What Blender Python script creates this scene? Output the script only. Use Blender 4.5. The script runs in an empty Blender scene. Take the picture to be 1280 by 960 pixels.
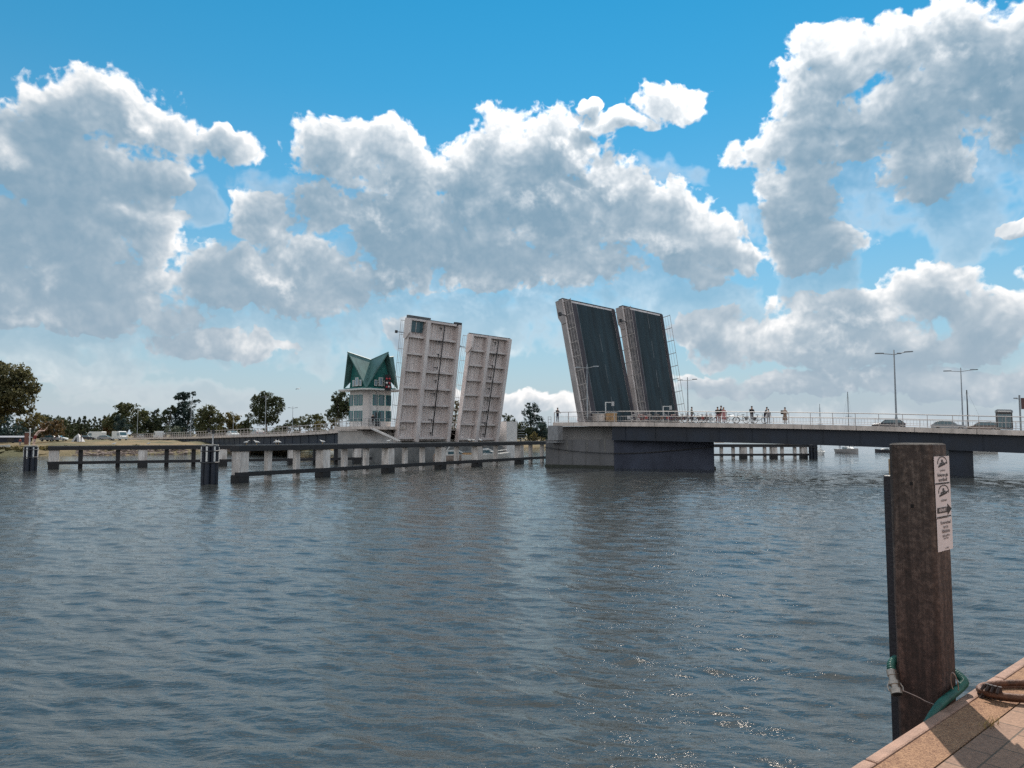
import bpy, bmesh, math, random
import numpy as np
from mathutils import Vector, Matrix
R = math.radians
random.seed(7)
EXPOSURE = 0.58
SC = bpy.context.scene
COL = SC.collection

# ------------------------------------------------------------------ camera
CAMZ = 3.66
F = 930.0
PITCH = math.atan(65.0 / 930.0)
cp, sp = math.cos(PITCH), math.sin(PITCH)
cam = bpy.data.cameras.new('camera')
cam.sensor_width = 36.0
cam.lens = 36.0 * F / 1280.0
cam.clip_start = 0.05
cam.clip_end = 20000
camo = bpy.data.objects.new('camera', cam)
COL.objects.link(camo)
camo.location = (0, 0, CAMZ)
camo.rotation_euler = (math.pi / 2 + PITCH, 0, 0)
SC.camera = camo

def ray(x, y):
    a = (x - 640) / F; b = (480 - y) / F
    return Vector((a, cp - b * sp, sp + b * cp))
def G(x, y, z=0.0):
    r = ray(x, y); t = (z - CAMZ) / r.z
    return Vector((r.x * t, r.y * t, z))
def W(x, y, D):
    r = ray(x, y); t = D / r.y
    return Vector((r.x * t, D, CAMZ + r.z * t))
def X(px, D):                      # lateral position at depth D
    return (px - 640) / F * D
def Zt(py, D):
    return CAMZ + (545 - py) / F * D

# ------------------------------------------------------------------ materials
MATS = {}
def mat(name, col, rough=0.7, metal=0.0, noise=0.0, nscale=4.0, bump=0.0, bscale=30.0, spec=0.5, col2=None, stretch=None, detail=6, alpha=None):
    if name in MATS: return MATS[name]
    m = bpy.data.materials.new(name); m.use_nodes = True
    nt = m.node_tree; N = nt.nodes; L = nt.links
    b = N['Principled BSDF']
    b.inputs['Roughness'].default_value = rough
    b.inputs['Metallic'].default_value = metal
    b.inputs['Specular IOR Level'].default_value = spec
    b.inputs['Base Color'].default_value = (*col, 1)
    if noise > 0 or bump > 0:
        tc = N.new('ShaderNodeTexCoord'); mp = N.new('ShaderNodeMapping')
        L.new(tc.outputs['Object'], mp.inputs[0])
        if stretch: mp.inputs['Scale'].default_value = stretch
    if noise > 0:
        n = N.new('ShaderNodeTexNoise'); n.inputs['Scale'].default_value = nscale; n.inputs['Detail'].default_value = detail
        n.inputs['Roughness'].default_value = 0.62
        L.new(mp.outputs[0], n.inputs['Vector'])
        r = N.new('ShaderNodeValToRGB')
        r.color_ramp.elements[0].position = 0.34; r.color_ramp.elements[1].position = 0.68
        c2 = col2 if col2 else tuple(c * (1 - noise) for c in col)
        r.color_ramp.elements[0].color = (*c2, 1); r.color_ramp.elements[1].color = (*[min(1, c * (1 + noise * .5)) for c in col], 1)
        L.new(n.outputs['Fac'], r.inputs[0]); L.new(r.outputs[0], b.inputs['Base Color'])
        rr = N.new('ShaderNodeMapRange'); rr.inputs[3].default_value = max(0, rough - .1); rr.inputs[4].default_value = min(1, rough + .12)
        L.new(n.outputs['Fac'], rr.inputs[0]); L.new(rr.outputs[0], b.inputs['Roughness'])
    if bump > 0:
        n2 = N.new('ShaderNodeTexNoise'); n2.inputs['Scale'].default_value = bscale; n2.inputs['Detail'].default_value = 5
        L.new(mp.outputs[0], n2.inputs['Vector'])
        bp = N.new('ShaderNodeBump'); bp.inputs['Strength'].default_value = bump; bp.inputs['Distance'].default_value = 0.02
        L.new(n2.outputs['Fac'], bp.inputs['Height']); L.new(bp.outputs[0], b.inputs['Normal'])
    MATS[name] = m
    return m

def leaf_mat(name, col, col2):
    m = bpy.data.materials.new(name); m.use_nodes = True
    nt = m.node_tree; N = nt.nodes; L = nt.links
    b = N['Principled BSDF']; out = N['Material Output']
    tc = N.new('ShaderNodeTexCoord')
    n = N.new('ShaderNodeTexNoise'); n.inputs['Scale'].default_value = 0.9; n.inputs['Detail'].default_value = 4
    L.new(tc.outputs['Object'], n.inputs['Vector'])
    g = N.new('ShaderNodeNewGeometry')
    ad = N.new('ShaderNodeMath'); ad.operation = 'MULTIPLY_ADD'; ad.inputs[1].default_value = 0.35
    L.new(g.outputs['Random Per Island'], ad.inputs[0]); L.new(n.outputs['Fac'], ad.inputs[2])
    r = N.new('ShaderNodeValToRGB'); r.color_ramp.elements[0].position = .45; r.color_ramp.elements[1].position = .85
    r.color_ramp.elements[0].color = (*col, 1); r.color_ramp.elements[1].color = (*col2, 1)
    L.new(ad.outputs[0], r.inputs[0]); L.new(r.outputs[0], b.inputs['Base Color'])
    b.inputs['Roughness'].default_value = .6
    b.inputs['Specular IOR Level'].default_value = .3
    t = N.new('ShaderNodeBsdfTranslucent'); L.new(r.outputs[0], t.inputs['Color'])
    mx = N.new('ShaderNodeMixShader'); mx.inputs[0].default_value = .38
    L.new(b.outputs[0], mx.inputs[1]); L.new(t.outputs[0], mx.inputs[2]); L.new(mx.outputs[0], out.inputs['Surface'])
    return m

M = dict(
 concrete=mat('concrete', (.36, .35, .33), .85, noise=.35, nscale=.8, bump=.3, bscale=6),
 concrete_low=mat('wet_concrete', (.23, .225, .22), .7, noise=.45, nscale=.7, bump=.3, bscale=6, stretch=(1, 1, .5)),
 fascia=mat('pale_fascia', (.72, .62, .56), .8, noise=.3, nscale=1.5, stretch=(1, 1, .4)),
 girder=mat('girder_paint', (.018, .027, .046), .55, noise=.35, nscale=.6),
 asphalt=mat('asphalt', (.055, .057, .06), .9, noise=.3, nscale=2),
 deckblue=mat('leaf_asphalt', (.026, .050, .064), .8, noise=.7, nscale=.5, stretch=(1.6, .15, 1)),
 deckwalk=mat('leaf_walkway', (.085, .075, .088), .85, noise=.4, nscale=1.2, stretch=(1.6, .3, 1)),
 grating=mat('leaf_grating', (.20, .175, .172), .8, noise=.7, nscale=3, detail=8),
 white_steel=mat('white_steel', (.86, .79, .77), .55, noise=.08, nscale=.7, col2=(.68, .59, .57), stretch=(1, .35, 1), bump=.12, bscale=3),
 white_plate=mat('white_plate', (.88, .81, .79), .6, noise=.12, nscale=.5, col2=(.68, .60, .58), stretch=(2.5, .3, 1)),
 dark_steel=mat('dark_steel', (.05, .05, .055), .6, noise=.3),
 rail=mat('rail_paint', (.50, .45, .43), .5, noise=.2, nscale=3),
 galv=mat('galvanised', (.42, .43, .44), .42, metal=.6, noise=.2, nscale=5),
 lampgrey=mat('lamp_grey', (.26, .28, .30), .5, noise=.15),
 redpaint=mat('red_paint', (.45, .06, .04), .5, noise=.2),
 whitepaint=mat('white_paint', (.75, .74, .72), .55, noise=.12),
 linepaint=mat('road_line', (.15, .17, .185), .7, noise=.5, nscale=1.0),
 tower_wall=mat('tower_wall', (.84, .79, .76), .75, noise=.12, nscale=1.2),
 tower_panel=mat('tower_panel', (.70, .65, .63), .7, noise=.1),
 green_roof=mat('green_roof', (.105, .215, .205), .5, noise=.35, nscale=1.0, stretch=(1, 1, .3)),
 green_dark=mat('green_gable', (.02, .17, .155), .45, noise=.3, nscale=1.5),
 teal_frame=mat('teal_frame', (.04, .22, .22), .45),
 glass=mat('window_glass', (.05, .12, .15), .06, spec=.8),
 pile_white=mat('pile_concrete', (.76, .71, .68), .85, noise=.45, nscale=1.3, col2=(.46, .41, .38), stretch=(2, 2, .5)),
 pile_black=mat('pile_wet', (.02, .02, .022), .6, noise=.4, nscale=2),
 beam_dark=mat('fender_timber', (.026, .026, .03), .65, noise=.5, nscale=2, stretch=(1, 1, 4)),
 beam_grey=mat('fender_steel', (.13, .14, .15), .6, noise=.3),
 dolphin=mat('dolphin_timber', (.018, .024, .04), .6, noise=.4, nscale=3, stretch=(3, 3, .5)),
 tan=mat('tan_timber', (.52, .31, .15), .8, noise=.4, nscale=2),
 bark=mat('bark', (.09, .07, .055), .9, noise=.3, nscale=3),
 tyre=mat('tyre_rubber', (.02, .02, .02), .8),
 black=mat('black_plastic', (.015, .015, .017), .5),
 leaf_pink=mat('leaf_girder', (.42, .385, .38), .6, noise=.35, nscale=.8, col2=(.27, .24, .235), stretch=(1, .35, 1)),
 skin_pale=mat('skin_pale', (.78, .55, .45), .55, noise=.05),
 skin=mat('skin', (.52, .32, .23), .6, noise=.08),
 hair=mat('hair_dark', (.025, .018, .015), .6),
 hair_red=mat('hair_auburn', (.16, .055, .025), .6),
 stone=mat('riprap_stone', (.24, .185, .16), .9, noise=.5, nscale=2),
)
LEAF = dict(
 dark=leaf_mat('leaf_dark', (.03, .045, .024), (.08, .092, .042)),
 warm=leaf_mat('leaf_warm', (.06, .066, .03), (.17, .15, .065)),
 mid=leaf_mat('leaf_mid', (.042, .058, .026), (.125, .125, .052)),
 olive=leaf_mat('leaf_olive', (.075, .075, .03), (.19, .15, .055)),
 blue=leaf_mat('leaf_blue', (.022, .045, .045), (.055, .085, .075)),
 rust=leaf_mat('leaf_rust', (.085, .058, .028), (.18, .115, .05)),
 pale=leaf_mat('leaf_pale', (.07, .095, .08), (.16, .18, .13)),
)
def carpaint(name, c): return mat('car_paint_' + name, c, .3, noise=.05)
def cloth(name, c): return mat('cloth_' + name, c, .9, noise=.12, nscale=8)

# ------------------------------------------------------------------ mesh builder
class MB:
    def __init__(s): s.v = []; s.f = []; s.m = []; s.cur = 0
    def quad(s, *p):
        i = len(s.v); s.v += [tuple(q) for q in p]; s.f.append(tuple(range(i, i + len(p)))); s.m.append(s.cur)
    def box(s, c, sx, sy, sz, ux=(1, 0, 0), uy=(0, 1, 0), uz=(0, 0, 1)):
        c = Vector(c); ux = Vector(ux) * sx / 2; uy = Vector(uy) * sy / 2; uz = Vector(uz) * sz / 2
        i = len(s.v)
        for k in (-1, 1):
            for a, b in ((-1, -1), (1, -1), (1, 1), (-1, 1)):
                s.v.append(tuple(c + a * ux + b * uy + k * uz))
        for q in ((3, 2, 1, 0), (4, 5, 6, 7), (0, 1, 5, 4), (1, 2, 6, 5), (2, 3, 7, 6), (3, 0, 4, 7)):
            s.f.append(tuple(i + k for k in q)); s.m.append(s.cur)
        return s
    def bar(s, a, b, w, h=None, up=(0, 0, 1)):
        a = Vector(a); b = Vector(b); d = b - a; l = d.length
        if l < 1e-6: return s
        d.normalize(); up = Vector(up)
        if abs(d.dot(up)) > .98: up = Vector((1, 0, 0))
        sx = d.cross(up).normalized(); uz = sx.cross(d).normalized()
        return s.box((a + b) / 2, w, l, h or w, sx, d, uz)
    def tube(s, pts, rad, n=8, cap=True, closed=False):
        pts = [Vector(p) for p in pts]; k = len(pts)
        rs = rad if isinstance(rad, (list, tuple)) else [rad] * k
        i0 = len(s.v); ref = None
        for j, p in enumerate(pts):
            if closed: d = pts[(j + 1) % k] - pts[j - 1]
            else: d = pts[min(j + 1, k - 1)] - pts[max(j - 1, 0)]
            d.normalize()
            if ref is None:
                ref = Vector((0, 0, 1)) if abs(d.z) < .9 else Vector((1, 0, 0))
            u = (ref - d * ref.dot(d))
            if u.length < 1e-4: u = d.orthogonal()
            u.normalize(); w = d.cross(u); ref = u
            for q in range(n):
                an = 2 * math.pi * q / n
                s.v.append(tuple(p + (u * math.cos(an) + w * math.sin(an)) * rs[j]))
        rng = k if closed else k - 1
        for j in range(rng):
            for q in range(n):
                a = i0 + j * n + q; b = i0 + j * n + (q + 1) % n
                c = i0 + ((j + 1) % k) * n + (q + 1) % n; d2 = i0 + ((j + 1) % k) * n + q
                s.f.append((a, b, c, d2)); s.m.append(s.cur)
        if cap and not closed:
            s.f.append(tuple(i0 + q for q in reversed(range(n)))); s.m.append(s.cur)
            s.f.append(tuple(i0 + (k - 1) * n + q for q in range(n))); s.m.append(s.cur)
        return s
    def prism(s, poly, z0, z1):
        n = len(poly); i = len(s.v)
        ar = sum(poly[k][0] * poly[(k + 1) % n][1] - poly[(k + 1) % n][0] * poly[k][1] for k in range(n))
        if ar < 0: poly = poly[::-1]
        for z in (z0, z1):
            for p in poly: s.v.append((p[0], p[1], z))
        for k in range(n):
            s.f.append((i + k, i + (k + 1) % n, i + n + (k + 1) % n, i + n + k)); s.m.append(s.cur)
        s.f.append(tuple(i + k for k in reversed(range(n)))); s.m.append(s.cur)
        s.f.append(tuple(i + n + k for k in range(n))); s.m.append(s.cur)
        return s
    def slab(s, poly, nrm, t):           # thick polygon: poly (3-d) extruded by -nrm*t
        n = len(poly); i = len(s.v); nrm = Vector(nrm).normalized() * t
        for p in poly: s.v.append(tuple(p))
        for p in poly: s.v.append(tuple(Vector(p) - nrm))
        s.f.append(tuple(i + k for k in range(n))); s.m.append(s.cur)
        s.f.append(tuple(i + n + k for k in reversed(range(n)))); s.m.append(s.cur)
        for k in range(n):
            s.f.append((i + (k + 1) % n, i + k, i + n + k, i + n + (k + 1) % n)); s.m.append(s.cur)
        return s
    def ball(s, c, rx, ry=None, rz=None, n=10, m=6):
        ry = ry or rx; rz = rz or rx; i = len(s.v); c = Vector(c)
        for a in range(m + 1):
            t = math.pi * a / m
            for b in range(n):
                p = 2 * math.pi * b / n
                s.v.append((c.x + rx * math.sin(t) * math.cos(p), c.y + ry * math.sin(t) * math.sin(p), c.z + rz * math.cos(t)))
        for a in range(m):
            for b in range(n):
                s.f.append((i + a * n + b, i + (a + 1) * n + b, i + (a + 1) * n + (b + 1) % n, i + a * n + (b + 1) % n)); s.m.append(s.cur)
        return s
    def loft(s, rings, cap=True):
        n = len(rings[0]); i = len(s.v)
        for r in rings: s.v += [tuple(p) for p in r]
        for a in range(len(rings) - 1):
            for b in range(n):
                s.f.append((i + a * n + b, i + a * n + (b + 1) % n, i + (a + 1) * n + (b + 1) % n, i + (a + 1) * n + b)); s.m.append(s.cur)
        if cap:
            s.f.append(tuple(i + b for b in reversed(range(n)))); s.m.append(s.cur)
            e = i + (len(rings) - 1) * n
            s.f.append(tuple(e + b for b in range(n))); s.m.append(s.cur)
        return s
    def build(s, name, material, parent=None, smooth=False, fix=True, bevel=0):
        off = Vector((0, 0, 0))
        if parent is not None and not parent.get('_local'):
            r = parent
            while r.parent is not None: r = r.parent
            if not r.get('_local'): off = r.location
        me = bpy.data.meshes.new(name)
        me.from_pydata([(v[0] - off.x, v[1] - off.y, v[2] - off.z) for v in s.v], [], s.f)
        mats = material if isinstance(material, (list, tuple)) else [material]
        for m in mats: me.materials.append(m)
        if len(mats) > 1: me.polygons.foreach_set('material_index', s.m)
        if fix:
            bm = bmesh.new(); bm.from_mesh(me); bmesh.ops.recalc_face_normals(bm, faces=bm.faces); bm.to_mesh(me); bm.free()
        if smooth: me.polygons.foreach_set('use_smooth', [True] * len(me.polygons))
        o = bpy.data.objects.new(name, me); COL.objects.link(o)
        if bevel:
            b = o.modifiers.new('bevel', 'BEVEL'); b.width = bevel; b.segments = 2; b.limit_method = 'ANGLE'
        if parent is not None: o.parent = parent
        return o

def tag(o, label=None, cat=None, group=None, kind=None):
    if label: o['label'] = label
    if cat: o['category'] = cat
    if group: o['group'] = group
    if kind: o['kind'] = kind
    return o
LOCALS = []
def thing(name, label, cat, loc, group=None, rotz=None, matrix=None):
    o = bpy.data.objects.new(name, None); COL.objects.link(o)
    o.empty_display_size = .2
    if matrix is not None: o.matrix_world = matrix; o['_local'] = 1; LOCALS.append(o)
    else:
        o.location = loc
        if rotz is not None: o.rotation_euler = (0, 0, rotz); o['_local'] = 1; LOCALS.append(o)
    return tag(o, label, cat, group)
def copy_tree(src, parent=None):
    c = src.copy(); COL.objects.link(c)
    if parent is not None: c.parent = parent
    for ch in list(src.children): copy_tree(ch, c)
    return c
def struct(name, mb, m, **k):
    o = mb.build(name, m, **k); o['kind'] = 'structure'; return o

# ------------------------------------------------------------------ bridge frame
AX = Vector((-.729, .685, 0)).normalized()       # along the bridge, towards the far bank
WX = Vector((.685, .729, 0)).normalized()        # across the bridge, away from the camera
ZZ = Vector((0, 0, 1))

# ================================================================== SKY / WORLD
SUN_AZ, SUN_EL = R(12.5), R(47)
SUN = Vector((math.sin(SUN_AZ) * math.cos(SUN_EL), math.cos(SUN_AZ) * math.cos(SUN_EL), math.sin(SUN_EL)))

CLOUDS = [  # px, py, rx, ry
 (130, 150, 95, 58), (18, 155, 42, 34), (80, 215, 130, 70), (205, 172, 55, 36), (200, 218, 52, 22), (285, 182, 36, 26),
 (60, 300, 160, 70), (160, 285, 80, 55), (110, 350, 150, 45), (8, 372, 45, 45), (120, 388, 160, 28),
 (270, 430, 110, 20), (110, 411, 30, 8), (20, 407, 24, 8),
 (435, 190, 85, 38), (495, 182, 42, 30), (335, 272, 62, 34), (405, 258, 56, 34), (310, 345, 110, 45), (385, 345, 120, 52),
 (485, 275, 62, 50), (522, 222, 52, 44),
 (635, 185, 66, 52), (600, 232, 92, 62), (560, 300, 125, 65), (690, 195, 60, 50), (700, 260, 105, 82), (762, 240, 60, 42),
 (822, 270, 80, 52), (880, 300, 62, 44), (650, 332, 175, 36), (900, 325, 85, 30), (1000, 268, 50, 38), (1012, 312, 62, 42),
 (832, 124, 52, 26), (780, 156, 46, 16), (738, 136, 18, 10),
 (1048, 72, 62, 46), (1005, 112, 56, 40), (1120, 62, 85, 55), (1205, 50, 95, 62), (1255, 100, 95, 95), (1150, 140, 125, 72),
 (1040, 172, 112, 48), (958, 186, 58, 26), (1000, 222, 62, 26), (1165, 210, 70, 42), (1150, 238, 32, 14),
 (1272, 281, 36, 8), (1160, 366, 84, 34), (1060, 385, 105, 28), (1232, 402, 75, 40), (1020, 425, 150, 30), (880, 412, 46, 24),
 (935, 432, 85, 26), (1110, 432, 135, 30), (1000, 478, 260, 20), (640, 505, 120, 16), (1180, 480, 160, 24), (505, 420, 30, 30),
 (-120, 200, 140, 90), (-150, 330, 160, 80), (1420, 150, 150, 110), (1420, 330, 140, 60), (-300, 380, 200, 50), (1500, 430, 200, 40),
]
def build_world():
    w = bpy.data.worlds.new('World'); SC.world = w; w.use_nodes = True
    nt = w.node_tree; N = nt.nodes; L = nt.links
    N.clear()
    def vm(op, a=None, b=None, c=None):
        k = N.new('ShaderNodeVectorMath'); k.operation = op
        for i, q in enumerate((a, b, c)):
            if q is None: continue
            if isinstance(q, (tuple, Vector)): k.inputs[i].default_value = tuple(q)
            else: L.new(q, k.inputs[i])
        return k
    def mt(op, a=None, b=None, c=None, clamp=False):
        k = N.new('ShaderNodeMath'); k.operation = op; k.use_clamp = clamp
        for i, q in enumerate((a, b, c)):
            if q is None: continue
            if isinstance(q, (int, float)): k.inputs[i].default_value = q
            else: L.new(q, k.inputs[i])
        return k.outputs[0]
    def noise(vec, sc, det, rough=.55, lac=2.1):
        k = N.new('ShaderNodeTexNoise'); k.inputs['Scale'].default_value = sc; k.inputs['Detail'].default_value = det
        k.inputs['Roughness'].default_value = rough; k.inputs['Lacunarity'].default_value = lac
        L.new(vec, k.inputs['Vector']); return k
    def mixc(f, a, b):
        k = N.new('ShaderNodeMix'); k.data_type = 'RGBA'
        for i, q in ((0, f), (6, a), (7, b)):
            if isinstance(q, tuple): k.inputs[i].default_value = (*q, 1)
            elif isinstance(q, (int, float)): k.inputs[i].default_value = q
            else: L.new(q, k.inputs[i])
        return k.outputs[2]
    def smooth(v, lo, hi):
        k = N.new('ShaderNodeMapRange'); k.interpolation_type = 'SMOOTHSTEP'
        L.new(v, k.inputs[0]); k.inputs[1].default_value = lo; k.inputs[2].default_value = hi
        return k.outputs[0]
    tc = N.new('ShaderNodeTexCoord')
    D = vm('NORMALIZE', tc.outputs['Generated']).outputs[0]
    sep = N.new('ShaderNodeSeparateXYZ'); L.new(D, sep.inputs[0])
    # the outlines of the cumulus are broken up by two scales of turbulence
    w1 = noise(D, 13.0, 1.0)
    d1 = vm('MULTIPLY_ADD', vm('SUBTRACT', w1.outputs['Color'], (.5, .5, .5)).outputs[0], (.05, .05, .05), D).outputs[0]
    w2 = noise(d1, 42.0, 2.0)
    d2 = vm('MULTIPLY_ADD', vm('SUBTRACT', w2.outputs['Color'], (.5, .5, .5)).outputs[0], (.02, .02, .02), d1).outputs[0]
    dn = vm('MULTIPLY_ADD', vm('SUBTRACT', w1.outputs['Color'], (.5, .5, .5)).outputs[0], (.016, .016, .016), D).outputs[0]
    toS = vm('NORMALIZE', vm('SUBTRACT', SUN * 1.15, D).outputs[0]).outputs[0]
    ng = noise(D, 3.2, 3.0)
    az0 = mt('ARCTAN2', sep.outputs[0], sep.outputs[1])
    out_az = mt('MULTIPLY_ADD', mt('ABSOLUTE', az0), 6.0, -4.4, True)
    out_el = mt('MULTIPLY_ADD', sep.outputs[2], 6.0, -3.4, True)
    mo = mt('MAXIMUM', out_az, out_el)
    Sg = mt('MULTIPLY', mt('MINIMUM', mt('ADD', mt('MULTIPLY_ADD', ng.outputs['Fac'], 7.0, -2.3), mt('MULTIPLY', out_el, 1.3)), .40), mo)  # unseen cloud cover added overhead and outside the view for fill light and reflections
    keep = mt('SUBTRACT', 1.0, mo)
    blobs = []
    for (px, py, rx, ry) in CLOUDS:
        def ae(x, y):
            v = ray(x, y).normalized(); return math.atan2(v.x, v.y), math.asin(v.z)
        a0, e0 = ae(px, py); a1, _ = ae(px + rx, py); _, e1 = ae(px, py - ry)
        blobs.append((a0, e0, 1 / abs(a1 - a0), 1 / abs(e1 - e0)))
    def density(off, det):
        p = vm('MULTIPLY_ADD', toS, (off,) * 3, d2).outputs[0] if off else d2
        pn = vm('MULTIPLY_ADD', toS, (off,) * 3, dn).outputs[0] if off else dn
        sx = N.new('ShaderNodeSeparateXYZ'); L.new(p, sx.inputs[0])
        cb = N.new('ShaderNodeCombineXYZ')
        L.new(mt('ARCTAN2', sx.outputs[0], sx.outputs[1]), cb.inputs[0])
        L.new(mt('ARCSINE', mt('MINIMUM', sx.outputs[2], .999)), cb.inputs[1])
        cur = None
        for (a0, e0, ix, iy) in blobs:
            q = vm('MULTIPLY_ADD', cb.outputs[0], (ix, iy, 0.0), (-a0 * ix, -e0 * iy, 0.0)).outputs[0]
            ln = vm('DOT_PRODUCT', q, q).outputs['Value']
            if cur is None: cur = ln
            else:
                k = N.new('ShaderNodeMath'); k.operation = 'SMOOTH_MIN'; k.inputs[2].default_value = .25
                L.new(cur, k.inputs[0]); L.new(ln, k.inputs[1]); cur = k.outputs[0]
        S = mt('MAXIMUM', mt('MULTIPLY_ADD', cur, -1.6, 1.55), -2.6)
        S = mt('ADD', mt('MULTIPLY', S, keep), Sg)
        f1 = noise(pn, 17.0, det, .60, 2.2)
        f = mt('MULTIPLY_ADD', f1.outputs['Fac'], 4.4, -2.2)
        b1 = noise(pn, 24.0, 2.0, .55, 2.6)      # billows
        bl = mt('MULTIPLY_ADD', mt('ABSOLUTE', mt('SUBTRACT', b1.outputs['Fac'], .5)), -4.8, .54)
        return mt('ADD', mt('ADD', S, f), bl)
    d0, da, db, dc = density(0, 9.0), density(.012, 6.0), density(.035, 3.0), density(.085, 1.0)
    veil = mt('MULTIPLY', smooth(dc, -.2, 1.3), .42)       # soft grey underside hanging below each cloud
    al = mt('MAXIMUM', smooth(d0, -.12, .70), veil)
    ta = mt('MAXIMUM', da, 0.0); tb = mt('MAXIMUM', db, 0.0); t0 = mt('MAXIMUM', d0, 0.0); tg = mt('MAXIMUM', dc, 0.0)
    tau = mt('ADD', mt('ADD', mt('MULTIPLY', t0, .20), mt('MULTIPLY', ta, .40)), mt('ADD', mt('MULTIPLY', tb, .50), mt('MULTIPLY', tg, .60)))
    lit = mt('EXPONENT', mt('MULTIPLY', tau, -1.3))
    # tufts in front of the shaded body catch light on the side turned to the sun
    n0 = noise(dn, 10.0, 6.0, .55, 2.2); n1 = noise(vm('MULTIPLY_ADD', toS, (.020,) * 3, dn).outputs[0], 10.0, 4.0, .55, 2.2)
    tuft = mt('MULTIPLY', mt('SUBTRACT', n0.outputs['Fac'], n1.outputs['Fac']), 5.0)
    msk = smooth(noise(D, 5.0, 2.0).outputs['Fac'], .42, .64)
    tuft = mt('MULTIPLY', mt('POWER', mt('MAXIMUM', tuft, 0.0), 1.55), msk)
    relief = mt('MULTIPLY', mt('SUBTRACT', d0, da), .035)
    lit2 = mt('ADD', mt('ADD', lit, relief), tuft, None, True)
    cosS = vm('DOT_PRODUCT', D, SUN).outputs['Value']
    fw = mt('POWER', mt('MAXIMUM', cosS, 0.0), 6.0)
    bright = mt('MULTIPLY_ADD', fw, 4.5, 8.0)
    bc = N.new('ShaderNodeCombineColor'); L.new(bright, bc.inputs[0])
    L.new(mt('MULTIPLY', bright, .965), bc.inputs[1]); L.new(mt('MULTIPLY', bright, .93), bc.inputs[2])
    away = smooth(cosS, .25, -.35)
    lit2 = mt('ADD', mt('MULTIPLY', lit2, mt('SUBTRACT', 1.0, away)), mt('MULTIPLY', away, 1.05))  # unseen clouds opposite the sun brightened as added fill light
    cloud = mixc(lit2, (1.2, 2.15, 2.95), bc.outputs[0])
    sky = N.new('ShaderNodeTexSky'); sky.sky_type = 'NISHITA'; sky.sun_disc = False
    sky.sun_elevation = SUN_EL; sky.sun_rotation = SUN_AZ
    sky.air_density = 1.0; sky.dust_density = 0.0; sky.ozone_density = 4.0; sky.altitude = 0
    hs = N.new('ShaderNodeHueSaturation'); hs.inputs['Saturation'].default_value = SKY_SAT; hs.inputs['Hue'].default_value = SKY_HUE; hs.inputs['Value'].default_value = SKY_VAL
    L.new(sky.outputs[0], hs.inputs['Color'])
    # pale horizon air over sky and clouds
    elw = mt('MAXIMUM', sep.outputs[2], 0.0)
    hz = mt('EXPONENT', mt('MULTIPLY', elw, -5.0))
    dim = mt('SUBTRACT', 1.0, mt('MULTIPLY', mt('EXPONENT', mt('MULTIPLY', elw, -5.0)), .42))
    dc_ = N.new('ShaderNodeCombineColor')
    for i_ in range(3): L.new(dim, dc_.inputs[i_])
    dm = N.new('ShaderNodeMix'); dm.data_type = 'RGBA'; dm.blend_type = 'MULTIPLY'; dm.inputs[0].default_value = 1
    L.new(hs.outputs[0], dm.inputs[6]); L.new(dc_.outputs[0], dm.inputs[7])
    skyc = mixc(mt('MULTIPLY', hz, 1.0), dm.outputs[2], (3.3, 3.85, 4.4))
    cloud = mixc(mt('MULTIPLY', hz, .50), cloud, (4.7, 4.8, 5.0))
    fin = mixc(mt('MULTIPLY', al, .97), skyc, cloud)
    bg = N.new('ShaderNodeBackground'); bg.inputs['Strength'].default_value = .1
    L.new(fin, bg.inputs['Color'])
    ou = N.new('ShaderNodeOutputWorld'); L.new(bg.outputs[0], ou.inputs['Surface'])
    w.cycles.sampling_method = 'MANUAL'; w.cycles.sample_map_resolution = 512
SKY_SAT, SKY_HUE, SKY_VAL = 1.42, .474, .82
build_world()
sl = bpy.data.lights.new('sun', 'SUN'); sl.energy = 3.6; sl.angle = R(.5); sl.color = (1, .93, .83)
so = bpy.data.objects.new('sun', sl); COL.objects.link(so); so.location = (0, 0, 60)
so.rotation_euler = SUN.to_track_quat('Z', 'Y').to_euler()

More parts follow.
